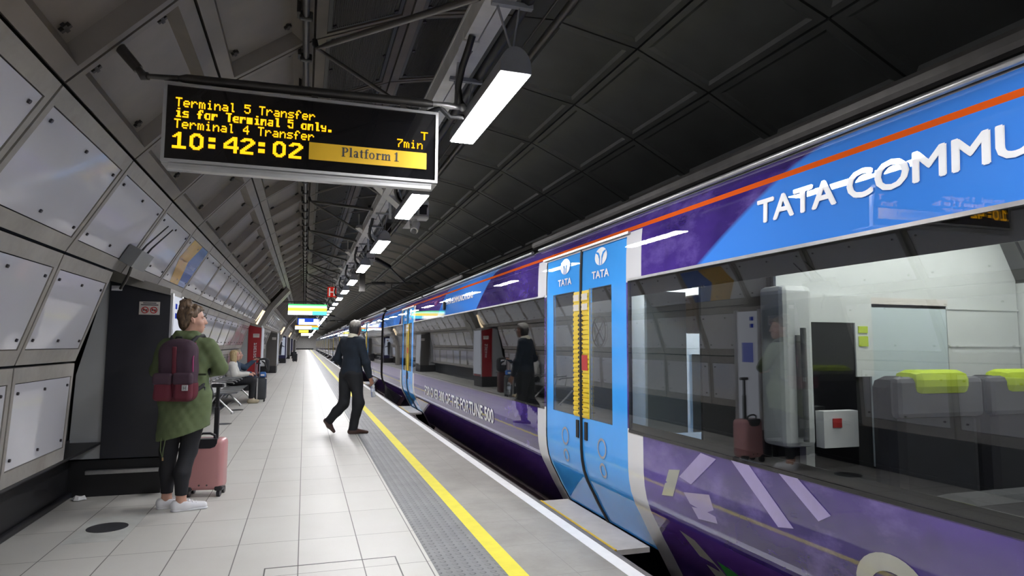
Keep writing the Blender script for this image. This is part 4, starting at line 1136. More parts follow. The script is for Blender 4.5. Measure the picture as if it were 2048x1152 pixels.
MB().box((.01, -.03, .955), (.115, .02, .99), T=R, bev=.012).build('grip', bk, t)
for x in (-.13, .125):
    for y in (-.07, .07):
        MB().tube([R @ Vector((x-.014, y, .034)), R @ Vector((x+.014, y, .034))], .034, 16).build('wheel', bk, t)
    MB().box((x-.035, -.104, .052), (x+.035, -.03, .095), T=R, bev=.014).build('corner_guard', bk, t)
for x in (-.035, .03): MB().tube([R @ Vector((x, -.106, .105)), R @ Vector((x, -.098, .105))], .008, 8).build('stud', M['darksteel'], t)

t = thing('suitcase', (-1.0, 16.3, 0), 'dark grey upright suitcase with steel handle in front of the seated woman', 'suitcase')
MB().box((-1.16, 16.15, .05), (-.82, 16.40, .56), bev=.05, seg=3, smooth=True).build('shell', mat('charcoal_shell', (.028, .032, .038), .45, 0, .2), t)
MB().box((-1.03, 16.138, .06), (-1.0, 16.15, .55)).build('side_band', M['alu'], t)
MB().box((-1.10, 16.14, .27), (-1.06, 16.149, .36)).build('tag', M['paperw'], t)
for x in (-1.05, -.99): MB().tube([(x, 16.36, .54), (x, 16.36, .88)], .012, 6).build('handle_rod', M['steel'], t)
MB().box((-1.07, 16.34, .87), (-.97, 16.38, .90), bev=.01).build('grip', bk, t)
for x in (-1.12, -.86):
    for y in (16.19, 16.36): MB().tube([(x-.015, y, .035), (x+.015, y, .035)], .035, 12).build('wheel', bk, t)
t = thing('bottle_bag', (-.88, 16.2, .56), 'blue bag strapped on the front of the dark suitcase', 'bag')
MB().box((-.97, 16.17, .565), (-.84, 16.33, .69), bev=.03, seg=3, smooth=True).build('pouch', mat('blue_fabric', (.03, .13, .40), .6), t)
MB().box((-.95, 16.16, .60), (-.87, 16.172, .64)).build('label', M['paperw'], t)
t = thing('suitcase', (-1.02, 16.85, 0), 'dark maroon suitcase behind the grey one, handle held by the second passenger', 'suitcase')
MB().box((-1.16, 16.84, .05), (-.86, 17.10, .62), bev=.05, seg=3, smooth=True).build('shell', mat('maroon_shell', (.05, .01, .014), .5), t)
for x in (-1.13, -1.05): MB().tube([(x, 17.07, .6), (x, 17.07, .98)], .012, 6).build('handle_rod', M['steel'], t)
MB().box((-1.16, 17.04, .97), (-1.02, 17.10, 1.01), bev=.012).build('grip', bk, t)
t = thing('backpack', (-.92, 16.78, .62), 'black and white backpack resting on the maroon suitcase', 'backpack')
MB().box((-1.06, 16.80, .625), (-.80, 17.03, 1.0), bev=.09, seg=4, smooth=True).build('bag', bkc, t)
MB().box((-1.02, 16.78, .80), (-.90, 16.82, .95), bev=.02).build('front_pocket', M['paperw'], t)
MB().tube([(-1.0, 16.81, .95), (-.90, 16.76, .88), (-.86, 16.78, .74)], .018, 6).build('strap', bkc, t)
for k, (x, y) in enumerate(((-.80, 60.3), (-.62, 49.6))):
    t = thing('travel_bag', (x, y, 0), ('dark travel bags by the farthest bench', 'small dark bag near the bench past the navy cabinet')[k], 'bag')
    MB().box((x-.2, y-.15, .06), (x+.15, y+.2, .62), bev=.06).build('shell', bkc, t)
    for q in (-.12, .10): MB().tube([(x+q-.02, y, .04), (x+q+.02, y, .04)], .04, 10).build('wheel', bk, t)

# ------------------------------------------------------------------ people: smooth bodies from blended volumes
def V3(*a): return np.array(a, float)
def prim_cap(a, b, ra, rb): return ('c', np.array(a, float), np.array(b, float), ra, rb)
def prim_ell(c, r, rz=0., rx=0.): return ('e', np.array(c, float), np.array(r, float), rz, rx)
def prim_box(c, h, rad, rz=0., rx=0.): return ('b', np.array(c, float), np.array(h, float), rad, rz, rx)
def rotz(P, a):
    c, s = math.cos(a), math.sin(a); return np.stack([c*P[..., 0]+s*P[..., 1], -s*P[..., 0]+c*P[..., 1], P[..., 2]], -1)
def rotx(P, a):
    c, s = math.cos(a), math.sin(a); return np.stack([P[..., 0], c*P[..., 1]+s*P[..., 2], -s*P[..., 1]+c*P[..., 2]], -1)
def sd(p, X):
    if p[0] == 'c':
        _, a, b, ra, rb = p; d = b-a; L = max(d@d, 1e-9)
        t = np.clip(((X-a)@d)/L, 0, 1); return np.linalg.norm(X-a-t[..., None]*d, axis=-1)-(ra+(rb-ra)*t)
    if p[0] == 'e':
        _, c, r, rz, rx = p; q = X-c
        if rz: q = rotz(q, rz)
        if rx: q = rotx(q, rx)
        k0 = np.linalg.norm(q/r, axis=-1); k1 = np.linalg.norm(q/(r*r), axis=-1); return k0*(k0-1)/np.maximum(k1, 1e-9)
    _, c, h, rad, rz, rx = p; q = X-c
    if rz: q = rotz(q, rz)
    if rx: q = rotx(q, rx)
    q = np.abs(q)-(h-rad); return np.linalg.norm(np.maximum(q, 0), axis=-1)+np.minimum(q.max(-1), 0)-rad
def bbox(p):
    if p[0] == 'c': return np.minimum(p[1]-p[3], p[2]-p[4]), np.maximum(p[1]+p[3], p[2]+p[4])
    r = np.full(3, np.linalg.norm(p[2])) if (p[3 if p[0] == 'e' else 4] or p[4 if p[0] == 'e' else 5]) else p[2]
    return p[1]-r, p[1]+r
def sculpt(prims, h, k=.02, post=None, pad=.03):
    """prims: list of primitives or (primitive, blend); returns verts, quads of the blended surface"""
    pr = [(q if isinstance(q[0], tuple) else (q, k)) for q in prims]
    lo = np.min([bbox(p)[0] for p, _ in pr], 0)-pad; hi = np.max([bbox(p)[1] for p, _ in pr], 0)+pad
    n = np.ceil((hi-lo)/h).astype(int)+1
    ax = [lo[i]+h*np.arange(n[i]) for i in range(3)]
    F = np.full(n, .05)
    for p, kk in pr:
        a, b = bbox(p); m = kk+.05
        s = tuple(slice(max(0, int((a[i]-m-lo[i])/h)), min(n[i], int((b[i]+m-lo[i])/h)+2)) for i in range(3))
        X = np.stack(np.meshgrid(*[ax[i][s[i]] for i in range(3)], indexing='ij'), -1)
        d = sd(p, X); f = F[s]
        hh = np.clip(.5+.5*(f-d)/kk, 0, 1); F[s] = f*(1-hh)+d*hh-kk*hh*(1-hh)
    if post is not None:
        X = np.stack(np.meshgrid(*ax, indexing='ij'), -1); F = post(X, F)
    F[0] = F[-1] = .05; F[:, 0] = F[:, -1] = .05; F[:, :, 0] = F[:, :, -1] = .05
    I = F < 0
    cnt = np.zeros(n-1); acc = np.zeros(tuple(n-1)+(3,))
    def sub(A, o): return A[o[0]:o[0]+n[0]-1, o[1]:o[1]+n[1]-1, o[2]:o[2]+n[2]-1]
    for axis in range(3):
        for o1 in (0, 1):
            for o2 in (0, 1):
                o = [0, 0, 0]; oth = [q for q in range(3) if q != axis]; o[oth[0]] = o1; o[oth[1]] = o2
                e = list(o); e[axis] = 1
                A, B = sub(F, o), sub(F, e); c = (A < 0) != (B < 0)
                t = np.where(c, A/np.where(c, A-B, 1), 0)
                v = np.zeros(tuple(n-1)+(3,)); v[..., oth[0]] = o1; v[..., oth[1]] = o2; v[..., axis] = t
                acc += v*c[..., None]; cnt += c
    act = cnt > 0; idx = np.full(n-1, -1); idx[act] = np.arange(act.sum())
    G = np.stack(np.meshgrid(*[np.arange(q-1) for q in n], indexing='ij'), -1)
    Vv = lo+h*(G[act]+acc[act]/cnt[act][:, None])
    quads = []
    for axis in range(3):
        oth = [q for q in range(3) if q != axis]
        sl0 = [slice(1, n[q]-1) for q in range(3)]; sl1 = [slice(1, n[q]-1) for q in range(3)]
        sl0[axis] = slice(0, n[axis]-1); sl1[axis] = slice(1, n[axis])
        c = I[tuple(sl0)] != I[tuple(sl1)]; inv = I[tuple(sl0)][c]
        pos = np.argwhere(c)
        for q in oth: pos[:, q] += 1
        def g(d0, d1):
            z = pos.copy(); z[:, oth[0]] -= d0; z[:, oth[1]] -= d1; return idx[z[:, 0], z[:, 1], z[:, 2]]
        Qd = np.stack([g(0, 0), g(1, 0), g(1, 1), g(0, 1)], -1)
        flip = inv if axis != 1 else ~inv
        Qd[flip] = Qd[flip][:, ::-1]
        quads.append(Qd)
    return Vv, np.concatenate(quads)
def soft(name, prims, h, m, parent, k=.02, post=None, T=None):
    Vv, Qd = sculpt(prims, h, k, post)
    if T is not None:
        A = np.array(T); Vv = Vv@A[:3, :3].T+A[:3, 3]
    mb = MB(); mb.v = [tuple(q) for q in Vv]; mb.f = [tuple(int(i) for i in q) for q in Qd]; mb.m = [0]*len(Qd); mb.sm = [True]*len(Qd)
    return mb.build(name, m, parent)
def folds(amp, seed=0, f=(14, 14, 7)):
    rs = np.random.RandomState(seed); ph = rs.uniform(0, 6.28, (6, 3)); kx = rs.normal(0, 1, (6, 3))*np.array(f)
    def fn(X): return amp*sum(np.sin(X@kx[i]+ph[i, 0]) for i in range(6))/2.4
    return fn
def hand(wrist, d, side, palm, curl=.5, s=1.):
    """prims for a hand: wrist point, direction d, side = direction the thumb leaves, palm normal"""
    w = np.array(wrist, float); d = np.array(d, float); d /= np.linalg.norm(d); sv = np.array(side, float); sv -= d*(sv@d); sv /= np.linalg.norm(sv)
    pn = np.cross(d, sv); pn = pn if pn@np.array(palm, float) > 0 else -pn
    out = [(prim_cap(w, w+d*.03*s, .024*s, .026*s), .015)]
    for i, q in enumerate((.026, .009, -.009, -.026)):
        out.append((prim_cap(w+d*.02*s+sv*q*.6*s, w+d*.085*s+sv*q*s, .015*s, .012*s), .008))
    for i, (q, L) in enumerate(((.027, .068), (.009, .076), (-.009, .070), (-.026, .055))):
        p0 = w+d*.085*s+sv*q*1.05*s; a = curl*.8
        d1 = d*math.cos(a)+pn*math.sin(a); p1 = p0+d1*L*.45*s; a2 = curl*1.7; d2 = d*math.cos(a2)+pn*math.sin(a2); p2 = p1+d2*L*.32*s
        a3 = curl*2.4; d3 = d*math.cos(a3)+pn*math.sin(a3); p3 = p2+d3*L*.25*s
        out += [(prim_cap(p0, p1, .0085*s, .008*s), .004), (prim_cap(p1, p2, .008*s, .0075*s), .004), (prim_cap(p2, p3, .0075*s, .0065*s), .004)]
    t0 = w+d*.025*s+sv*.022*s; t1 = t0+(d*.55+sv*.7+pn*.35)*.042*s; t2 = t1+(d*.8+sv*.15+pn*.55)*.032*s
    out += [(prim_cap(t0, t1, .013*s, .010*s), .008), (prim_cap(t1, t2, .010*s, .008*s), .004)]
    return out
skinm = mat('skin', (.52, .29, .21), .5, var=.06, scale=14)
skin2 = mat('tanned_skin', (.33, .17, .11), .5, var=.06, scale=14)
eyew = mat('eye_white', (.7, .7, .7), .3)
browm = mat('eyebrow_hair', (.06, .035, .02), .7)
eyeb = mat('eye_dark', (.03, .02, .015), .3)
brown_hair = None
def hair_mat(name, c0, c1, sc=(1, 1, .25)):
    m, p = base(name, c0, .5)
    x = NX(m); o = x.obj()[3]
    n = x.noise(o, 55, 3, .6, sc); x.put(p.inputs['Base Color'], x.mix(x.remap(n, .35, .68), c0, c1))
    x.put(p.inputs['Normal'], x.bump(n, .6, .01))
    return m
hb = hair_mat('brown_hair', (.045, .028, .018), (.26, .17, .10)); hblond = hair_mat('blond_hair', (.36, .26, .11), (.70, .56, .32), (1, 1, .15)); hgrey = hair_mat('greying_hair', (.02, .018, .017), (.33, .31, .28)); hash_ = hair_mat('ash_hair', (.18, .14, .09), (.42, .35, .24), (1, 1, .15))
def head_prims(c, yaw, s=1., tilt=0.):
    """c = head centre; face looks along +y rotated by yaw about z"""
    def w(x, y, z):
        cy, sy = math.cos(yaw), math.sin(yaw); ct, st_ = math.cos(tilt), math.sin(tilt)
        y, z = y*ct-z*st_, y*st_+z*ct
        return V3(c[0]+(x*cy-y*sy)*s, c[1]+(x*sy+y*cy)*s, c[2]+z*s)
    def E(p, r): return prim_ell(w(*p), tuple(q*s for q in r), yaw)
    pr = [(E((0, -.012, .025), (.076, .095, .092)), .02), (E((0, .022, -.035), (.062, .070, .080)), .03), (E((0, .052, -.085), (.036, .036, .032)), .03),
          (E((0, .082, -.012), (.030, .018, .022)), .02), (prim_cap(w(0, .088, .012), w(0, .106, -.026), .009*s, .013*s), .012),
          (E((.016, .095, -.028), (.009, .009, .007)), .006), (E((-.016, .095, -.028), (.009, .009, .007)), .006),
          (E((0, .086, -.060), (.024, .010, .008)), .008), (E((.036, .068, .022), (.022, .014, .010)), .012), (E((-.036, .068, .022), (.022, .014, .010)), .012),
          (E((.045, .052, -.028), (.022, .022, .022)), .02), (E((-.045, .052, -.028), (.022, .022, .022)), .02)]
    for q in (-1, 1):
        pr += [(prim_cap(w(q*.078, .004, -.030), w(q*.083, -.004, .0), .006*s, .005*s), .005), (prim_cap(w(q*.083, -.004, .0), w(q*.086, -.016, .018), .005*s, .0045*s), .004), (prim_cap(w(q*.086, -.016, .018), w(q*.085, -.024, .004), .0045*s, .004*s), .004), (prim_cap(w(q*.085, -.024, .004), w(q*.079, -.010, -.030), .004*s, .005*s), .004), (E((q*.078, -.008, -.006), (.006, .014, .022)), .004)]
    return pr, w
def eyes(w, parent, s=1.):
    for q in (-1, 1):
        e = MB().ball(w(q*.032, .0715, .004), .0115*s, 14).build('eye', eyew, parent)
        MB().ball(w(q*.0325, .0795, .003), .0052*s, 12).build('iris', eyeb, e)
        MB().tube([w(q*.018, .082, .012), w(q*.033, .0835, .0155), w(q*.047, .073, .012)], [.003*s, .0042*s, .003*s], 6).build('eyelid', parent.children[0].data.materials[0], e)
        MB().tube([w(q*.016, .0875, .027), w(q*.034, .0865, .032), w(q*.052, .070, .027)], [.0025*s, .0038*s, .002*s], 6).build('eyebrow', browm, parent)
    MB().tube([w(-.022, .093, -.062), w(0, .098, -.061), w(.022, .093, -.062)], [.002, .005, .002], 6).build('mouth', mat('lips', (.36, .13, .11), .5), parent)

# --- woman with the suitcase -------------------------------------------------
WO = (-.925, 5.98, 0)
t = thing('person', WO, 'standing woman seen from behind in a long olive parka, black leggings and white shoes', 'person')
TW = Matrix.Translation(WO) @ Matrix.Rotation(math.radians(-12), 4, 'Z')
hp, hw = head_prims((.01, .035, 1.555), math.radians(-62))
wl = (-.075, .25, 1.09); wr = (.06, .27, 1.10)
legs = []
FOOT = {}
for s_, ank in ((1, (.02, -.05, .075)), (-1, (-.13, .04, .075))):
    legs += [(prim_cap((s_*.085, 0, .86), (s_*.08-.045, .015, .47), .098, .060), .03), (prim_cap((s_*.08-.045, .015, .47), (ank[0]*.98, ank[1]-.01, .30), .058, .056), .03), (prim_cap((ank[0]*.98, ank[1]-.01, .30), ank, .054, .036), .03)]
    fd = V3(math.sin(math.radians(66)), math.cos(math.radians(66)), 0)
    FOOT[s_] = (V3(*ank), fd)
body = [(prim_ell((0, -.005, .90), (.165, .125, .14)), .04), (prim_ell((0, 0, 1.07), (.135, .10, .13)), .05), (prim_ell((0, -.005, 1.24), (.16, .105, .15)), .05),
        (prim_cap((-.13, -.01, 1.335), (.13, -.01, 1.335), .055, .055), .05), (prim_cap((0, -.005, 1.36), (.005, .02, 1.47), .054, .048), .03)] + hp + legs
for s_ in (1, -1):
    a, f = FOOT[s_]
    body += [(prim_cap(a, a+V3(0, 0, -.03), .036, .034), .02), (prim_cap(a+V3(0, 0, -.035), a+f*.12+V3(0, 0, -.05), .034, .028), .02), (prim_cap(a+V3(0, 0, -.04), a-f*.03+V3(0, 0, -.045), .03, .028), .02)]
for s_, el, wrp in ((1, (.24, .06, 1.15), wr), (-1, (-.25, .05, 1.135), wl)):
    body += [(prim_cap((s_*.175, -.01, 1.325), el, .050, .040), .03), (prim_cap(el, wrp, .040, .026), .02)]
    body += hand(wrp, (-s_*.6, .35, -.12), (0, .2, 1), (0, -1, 0), .45, .95)
sk = soft('body', body, .0065, skinm, t, T=TW)
# head details
def twp(f): return lambda *a: tuple(TW @ Vector(f(*a)))
eyes(twp(hw), t)
hc = hw(0, 0, 0)
hair = [(prim_ell(hw(0, -.024, .040), (.086, .094, .088), math.radians(-62)), .02), (prim_ell(hw(0, -.055, -.02), (.070, .055, .075), math.radians(-62)), .03), (prim_ell(hw(0, .03, .085), (.06, .055, .028), math.radians(-62)), .02)]
for i in range(9):
    a = i*2*PI/9
    hair.append((prim_ell(hw(.034*math.cos(a), -.055+.030*math.sin(a), .128+.018*math.sin(a*2+1)), (.024, .022, .020)), .012))
rs_ = np.random.RandomState(4)
for i in range(26):
    a = rs_.uniform(0, 6.28); e = rs_.uniform(.15, 1.25)
    q = (.082*math.cos(a)*math.cos(e), -.024+.094*math.sin(a)*math.cos(e), .040+.088*math.sin(e))
    if q[1] < .03: hair.append((prim_ell(hw(*q), (.020, .018, .014), rs_.uniform(0, 3)), .012))
for i in range(12):
    a = i*2*PI/12; b = a+.9
    hair.append((prim_cap(hw(.044*math.cos(a), -.052+.040*math.sin(a), .128+.02*math.sin(3*a)), hw(.026*math.cos(b), -.052+.026*math.sin(b), .160+.008*math.cos(2*a)), .015, .011), .006))
hair += [(prim_ell(hw(.0, -.055, .135), (.042, .040, .036)), .015), (prim_ell(hw(.02, -.045, .163), (.022, .026, .016)), .01)]
ff = folds(.0035, 5, (60, 60, 40))
def hpost(X, F):
    F = F+ff(X)
    # keep the face and ears clear
    cy = math.radians(-62); q = X-np.array(hc); y = -math.sin(cy)*q[..., 0]*-1; fx = math.cos(cy)*q[..., 0]+math.sin(cy)*q[..., 1]; fy = -math.sin(cy)*q[..., 0]+math.cos(cy)*q[..., 1]
    lim = .030+np.clip(q[..., 2]-.045, 0, .05)*1.2
    face = np.maximum(fy-lim, 0)*np.where(q[..., 2] < .075, 1, .0)
    return np.maximum(F, np.where(q[..., 2] < .078, fy-lim, -1))
soft('hair', hair, .005, hb, t, .02, hpost, TW)
olive = mat('olive_cotton', (.105, .138, .060), .85, var=.12, scale=7, bump=.2)
co = [(prim_ell((0, -.005, .90), (.190, .150, .17)), .05), (prim_ell((0, 0, 1.07), (.165, .13, .14)), .06), (prim_ell((0, -.01, 1.24), (.182, .128, .16)), .05), (prim_cap((-.14, -.012, 1.335), (.14, -.012, 1.335), .068, .068), .05),
      (prim_cap((-.04, .0, .85), (-.055, -.005, .50), .150, .145), .08), (prim_cap((.05, .0, .85), (.045, -.005, .50), .150, .145), .08), (prim_cap((0, -.01, 1.37), (0, .0, 1.435), .078, .070), .025),
      (prim_ell((0, -.075, 1.395), (.115, .060, .050)), .03), (prim_cap((-.085, .03, 1.40), (-.06, -.06, 1.43), .032, .036), .02), (prim_cap((.085, .03, 1.40), (.06, -.06, 1.43), .032, .036), .02)]
for s_, el, wrp in ((1, (.24, .06, 1.15), wr), (-1, (-.25, .05, 1.135), wl)):
    co += [(prim_cap((s_*.178, -.012, 1.325), el, .068, .062), .035), (prim_cap(el, tuple(np.array(el)*.12+np.array(wrp)*.88), .062, .044), .015)]
fc = folds(.006, 2, (16, 16, 9)); fc2 = folds(.003, 9, (45, 45, 30))
def cpost(X, F):
    F = F+fc(X)+fc2(X)
    hem = .62+.28*X[..., 0]+.03*np.clip(X[..., 1]*4, -1, 1)
    F = np.maximum(F, hem-X[..., 2])
    return np.maximum(F, X[..., 2]-(1.450+np.clip(-X[..., 1], -.1, .1)*.15))
soft('parka', co, .0075, olive, t, .03, cpost, TW)
MB().box((-.17, -.128, 1.095), (.195, -.11, 1.110), T=TW).build('waist_seam', mat('dark_olive', (.03, .045, .02), .85), t)
for a in (-.015, .02):
    MB().tube([TW @ Vector((-.10+a, -.16, .60)), TW @ Vector((-.105+a*.6, -.165, .50)), TW @ Vector((-.095, -.165, .44))], .004, 5).build('drawstring', olive, t)
MB().tube([TW @ Vector((-.095, -.165, .445)), TW @ Vector((-.093, -.165, .42))], .007, 6).build('toggle', mat('toggle_brass', (.35, .22, .10), .4, .5), t)
blackl = mat('black_leggings', (.008, .008, .011), .75, var=.2)
lg = [((q[0][0], q[0][1], q[0][2], q[0][3]+.006, q[0][4]+.006), q[1]) for q in legs] + [(prim_ell((0, -.005, .88), (.172, .132, .14)), .04)]
soft('leggings', lg, .0075, blackl, t, .03, lambda X, F: np.maximum(np.maximum(F, .125-X[..., 2]), X[..., 2]-.95), TW)
whites = mat('white_canvas', (.78, .78, .80), .6, var=.03)
for s_ in (1, -1):
    a, f = FOOT[s_]; side = V3(f[1], -f[0], 0)
    sh = [(prim_cap(a-f*.035+V3(0, 0, -.042), a+f*.03+V3(0, 0, -.036), .036, .040), .02), (prim_cap(a+f*.03+V3(0, 0, -.036), a+f*.165+V3(0, 0, -.046), .042, .030), .03), (prim_cap(a-f*.04+V3(0, 0, -.02), a+f*.03+V3(0, 0, -.012), .036, .040), .02)]
    def spost(X, F, a=a, f=f):
        q = (X-a)@f
        F = np.maximum(F, .0-X[..., 2]); return np.maximum(F, X[..., 2]-(.082-.012*np.clip(q*12, -1, 1)))
    so = soft('shoe', sh, .005, whites, t, .02, spost, TW)
    sl = [(prim_cap(a-f*.035+V3(0, 0, -.067), a+f*.165+V3(0, 0, -.067), .040, .036), .02)]
    soft('sole', sl, .006, mat('rubber_sole', (.66, .66, .68), .5), so, .02, lambda X, F: np.maximum(np.maximum(F, -X[..., 2]), X[..., 2]-.016), TW)
    mb = MB()
    for i in range(3):
        p = a+f*(.055+.028*i)+V3(0, 0, .002-.010*i); mb.tube([TW @ Vector(p-side*.026), TW @ Vector(p+V3(0, 0, .012)), TW @ Vector(p+side*.026)], .004, 5)
    mb.build('lace', whites, so)
    soft('sock', [(prim_cap(a+V3(0, 0, -.03), a+V3(0, 0, .012), .041, .039), .01)], .006, mat('purple_sock', (.03, .012, .05), .8), t, .02, None, TW)
# phone in her side pocket
t = thing('phone', tuple(TW @ Vector((.205, -.03, .93))), 'white phone tucked in the pocket of the olive parka', 'phone')
MB().box((.150, -.06, .885), (.174, .0, .965), T=TW, bev=.004).build('phone_case', M['paperw'], t)
MB().box((.146, -.07, .955), (.173, .01, 1.0), T=TW, bev=.003).build('dark_screen', M['dgrey'], t)
# backpack
t = thing('backpack', tuple(TW @ Vector((0, -.21, 1.12))), 'maroon and plum backpack with two front pockets, worn by the standing woman', 'backpack')
plum = mat('plum_fabric', (.050, .024, .040), .8, bump=.2); maroon = mat('maroon_fabric', (.105, .010, .022), .8, bump=.2)
fb = folds(.004, 4, (20, 20, 20))
def both(X, F): return F+fb(X)
def plumpost(X, F): return np.maximum(both(X, F), 1.035-X[..., 2])
bp = [(prim_box((.015, -.215, 1.13), (.142, .085, .235), .07, 0, .06), .02), (prim_ell((.015, -.215, 1.32), (.12, .08, .075)), .04)]
soft('bag_base', [(prim_box((.015, -.215, 1.08), (.146, .088, .19), .07, 0, .06), .02)], .007, maroon, t, .02, lambda X, F: np.maximum(both(X, F), X[..., 2]-1.04), TW)
soft('bag_body', bp, .007, plum, t, .03, plumpost, TW)
for s_ in (-1, 1):
    soft('front_pocket', [(prim_box((.015+s_*.076, -.305, 1.00), (.066, .035, .095), .03), .02)], .006, maroon, t, .02, both, TW)
    soft('pocket_flap', [(prim_box((.015+s_*.076, -.315, 1.075), (.072, .032, .048), .024), .02)], .006, plum, t, .02, both, TW)
soft('centre_strip', [(prim_box((.015, -.303, 1.13), (.016, .012, .20), .008, 0, .06), .01)], .005, maroon, t, .01, None, TW)
MB().box((.095, -.348, .985), (.140, -.338, 1.03), T=TW, bev=.003).build('label_patch', mat('label_grey', (.42, .42, .42), .6), t)
mb = MB()
put_text(mb, 'H', lambda u, v: tuple(TW @ Vector((.107+u, -.3495, .993+v))), width=.02, height=.028)
mb.build('label_mark', M['ink'], t, fix=False)
MB().tube([TW @ Vector(p) for p in ((.13, -.20, 1.36), (.145, -.28, 1.24), (.15, -.285, 1.13))], .006, 6).build('zip', mat('pink_zip', (.25, .02, .10), .5), t)
for s_ in (-1, 1):
    MB().tube([TW @ Vector(p) for p in ((s_*.07, -.16, 1.35), (s_*.095, -.09, 1.405), (s_*.115, -.0, 1.418), (s_*.125, .075, 1.36), (s_*.135, .11, 1.26), (s_*.15, .07, 1.12), (s_*.15, -.08, 1.0), (s_*.13, -.16, .97))], .017, 8).build('shoulder_strap', bkc, t)
MB().tube([TW @ Vector(p) for p in ((-.03, -.20, 1.375), (-.02, -.2, 1.405), (.02, -.2, 1.405), (.03, -.20, 1.375))], .008, 6).build('top_loop', bkc, t)

# --- man walking to the train --------------------------------------------------
MO = (.70, 10.18, 0)
t = thing('person', MO, 'man in a dark navy jumper with cream collar striding toward the train', 'person')
TM = Matrix.Translation(MO)
rd = V3(.62, -.785, 0); fw = V3(.785, .62, 0)          # right and forward of the torso
yaw_m = math.atan2(-.80, .60)                            # head looks away and to the right
hp, hw = head_prims((.045, .03, 1.60), yaw_m+.35, 1.04)
shR = rd*.175+V3(-.005, 0, 1.385); shL = -rd*.185+V3(-.005, 0, 1.385)
elR = V3(.195, -.17, 1.08); wrR = V3(.265, -.12, .845)
elL = V3(-.215, .16, 1.13); wrL = V3(-.06, .26, .98)
hipR = rd*.085+V3(-.01, 0, .88); hipL = -rd*.085+V3(-.02, 0, .88)
knR = V3(.105, -.085, .475); anR = V3(.035, -.07, .085); knL = V3(-.10, .05, .455); anL = V3(-.325, .06, .185)
fR = V3(.985, .12, 0); fL = V3(.56, .05, -.83)
torso = [(prim_ell((-.005, 0, .93), (.165, .125, .13), math.atan2(-.785, .62)), .05), (prim_ell((0, 0, 1.10), (.155, .12, .15), math.atan2(-.785, .62)), .06), (prim_ell((0, 0, 1.28), (.178, .125, .16), math.atan2(-.785, .62)), .05),
         (prim_cap(shL*.75+V3(0, 0, .35), shR*.75+V3(0, 0, .35), .07, .07), .05)]
def fixz(p, z): q = np.array(p, float); q[2] = z; return q
torso[-1] = (prim_cap(fixz(shL*.75, 1.385), fixz(shR*.75, 1.385), .068, .068), .05)
legsM = [(prim_cap(hipR, knR, .098, .066), .03), (prim_cap(knR, knR*.55+anR*.45, .064, .060), .03), (prim_cap(knR*.55+anR*.45, anR, .060, .042), .03),
         (prim_cap(hipL, knL, .096, .064), .03), (prim_cap(knL, knL*.55+anL*.45, .062, .058), .03), (prim_cap(knL*.55+anL*.45, anL, .058, .042), .03)]
armsM = [(prim_cap(shR, elR, .058, .046), .03), (prim_cap(elR, wrR, .045, .030), .02), (prim_cap(shL, elL, .058, .046), .03), (prim_cap(elL, wrL, .045, .030), .02)]
hR = hand(wrR+V3(.005, .0, -.012), (.30, .12, -.95), (.7, .6, .1), (-.7, .7, .1), .75, 1.0)
body = torso + [(prim_cap((0, 0, 1.42), (.03, .02, 1.53), .060, .055), .03)] + hp + legsM + armsM + hR + hand(wrL, (.7, -.1, -.4), (0, 0, 1), (0, -1, 0), .6)
body += [(prim_cap(anR+V3(0, 0, -.02), anR+fR*.13+V3(0, 0, -.055), .028, .016), .02), (prim_cap(anL, anL+fL*.12, .028, .018), .02)]
soft('body', body, .007, skin2, t, T=TM)
def tmp(f): return lambda *a: tuple(TM @ Vector(f(*a)))
eyes(tmp(hw), t, 1.04)
hy = yaw_m+.35; hc2 = hw(0, 0, 0)
hr = [(prim_ell(hw(0, -.020, .036), (.086, .098, .088), hy), .02), (prim_ell(hw(0, -.050, -.03), (.078, .062, .085), hy), .03), (prim_ell(hw(0, .03, .085), (.06, .06, .03), hy), .02)]
fh = folds(.0025, 3, (80, 80, 60))
def mhpost(X, F):
    q = X-np.array(hc2); fy = -math.sin(hy)*q[..., 0]+math.cos(hy)*q[..., 1]
    lim = .016+np.clip(q[..., 2]-.03, 0, .06)*1.2
    F = np.maximum(F+fh(X), np.where(q[..., 2] < .08, fy-lim, -1)); return np.maximum(F, -.105-q[..., 2])
def hair_grade(name):
    m, p = base(name, (.03, .03, .03), .55); x = NX(m); ox, oy, oz, o = x.obj(); n = x.noise(o, 70, 3, .6, (1, 1, .4))
    g = x.add(x.remap(oz, 1.60, 1.69), x.mul(x.add(n, -.5), .9))
    x.put(p.inputs['Base Color'], x.mix(x.remap(g, .1, .9), (.022, .020, .019), (.36, .34, .30))); x.put(p.inputs['Normal'], x.bump(n, .5, .01)); return m
soft('hair', hr, .005, hair_grade('salt_and_pepper_hair'), t, .02, mhpost, TM)
navy = mat('navy_wool', (.006, .012, .022), .9, var=.15, scale=10, bump=.25)
fj = folds(.006, 12, (14, 14, 12)); fj2 = folds(.0025, 8, (50, 50, 40))
def grow(p, g): return (p[0], p[1], p[2], p[3]+g, p[4]+g) if p[0] == 'c' else (p[0], p[1], p[2]+g, p[3], p[4])
jp = [(grow(p, .016), k) for p, k in torso] + [(grow(armsM[0][0], .014), .03), (prim_cap(elR, elR*.08+wrR*.92, .060, .042), .02), (grow(armsM[2][0], .014), .03), (prim_cap(elL, elL*.05+wrL*.95, .060, .044), .02)]
soft('jumper', jp, .007, navy, t, .03, lambda X, F: np.maximum(np.maximum(F+fj(X)+fj2(X), np.where(np.hypot(X[..., 0], X[..., 1]) < .17, .865-X[..., 2], -1)), X[..., 2]-1.475), TM)
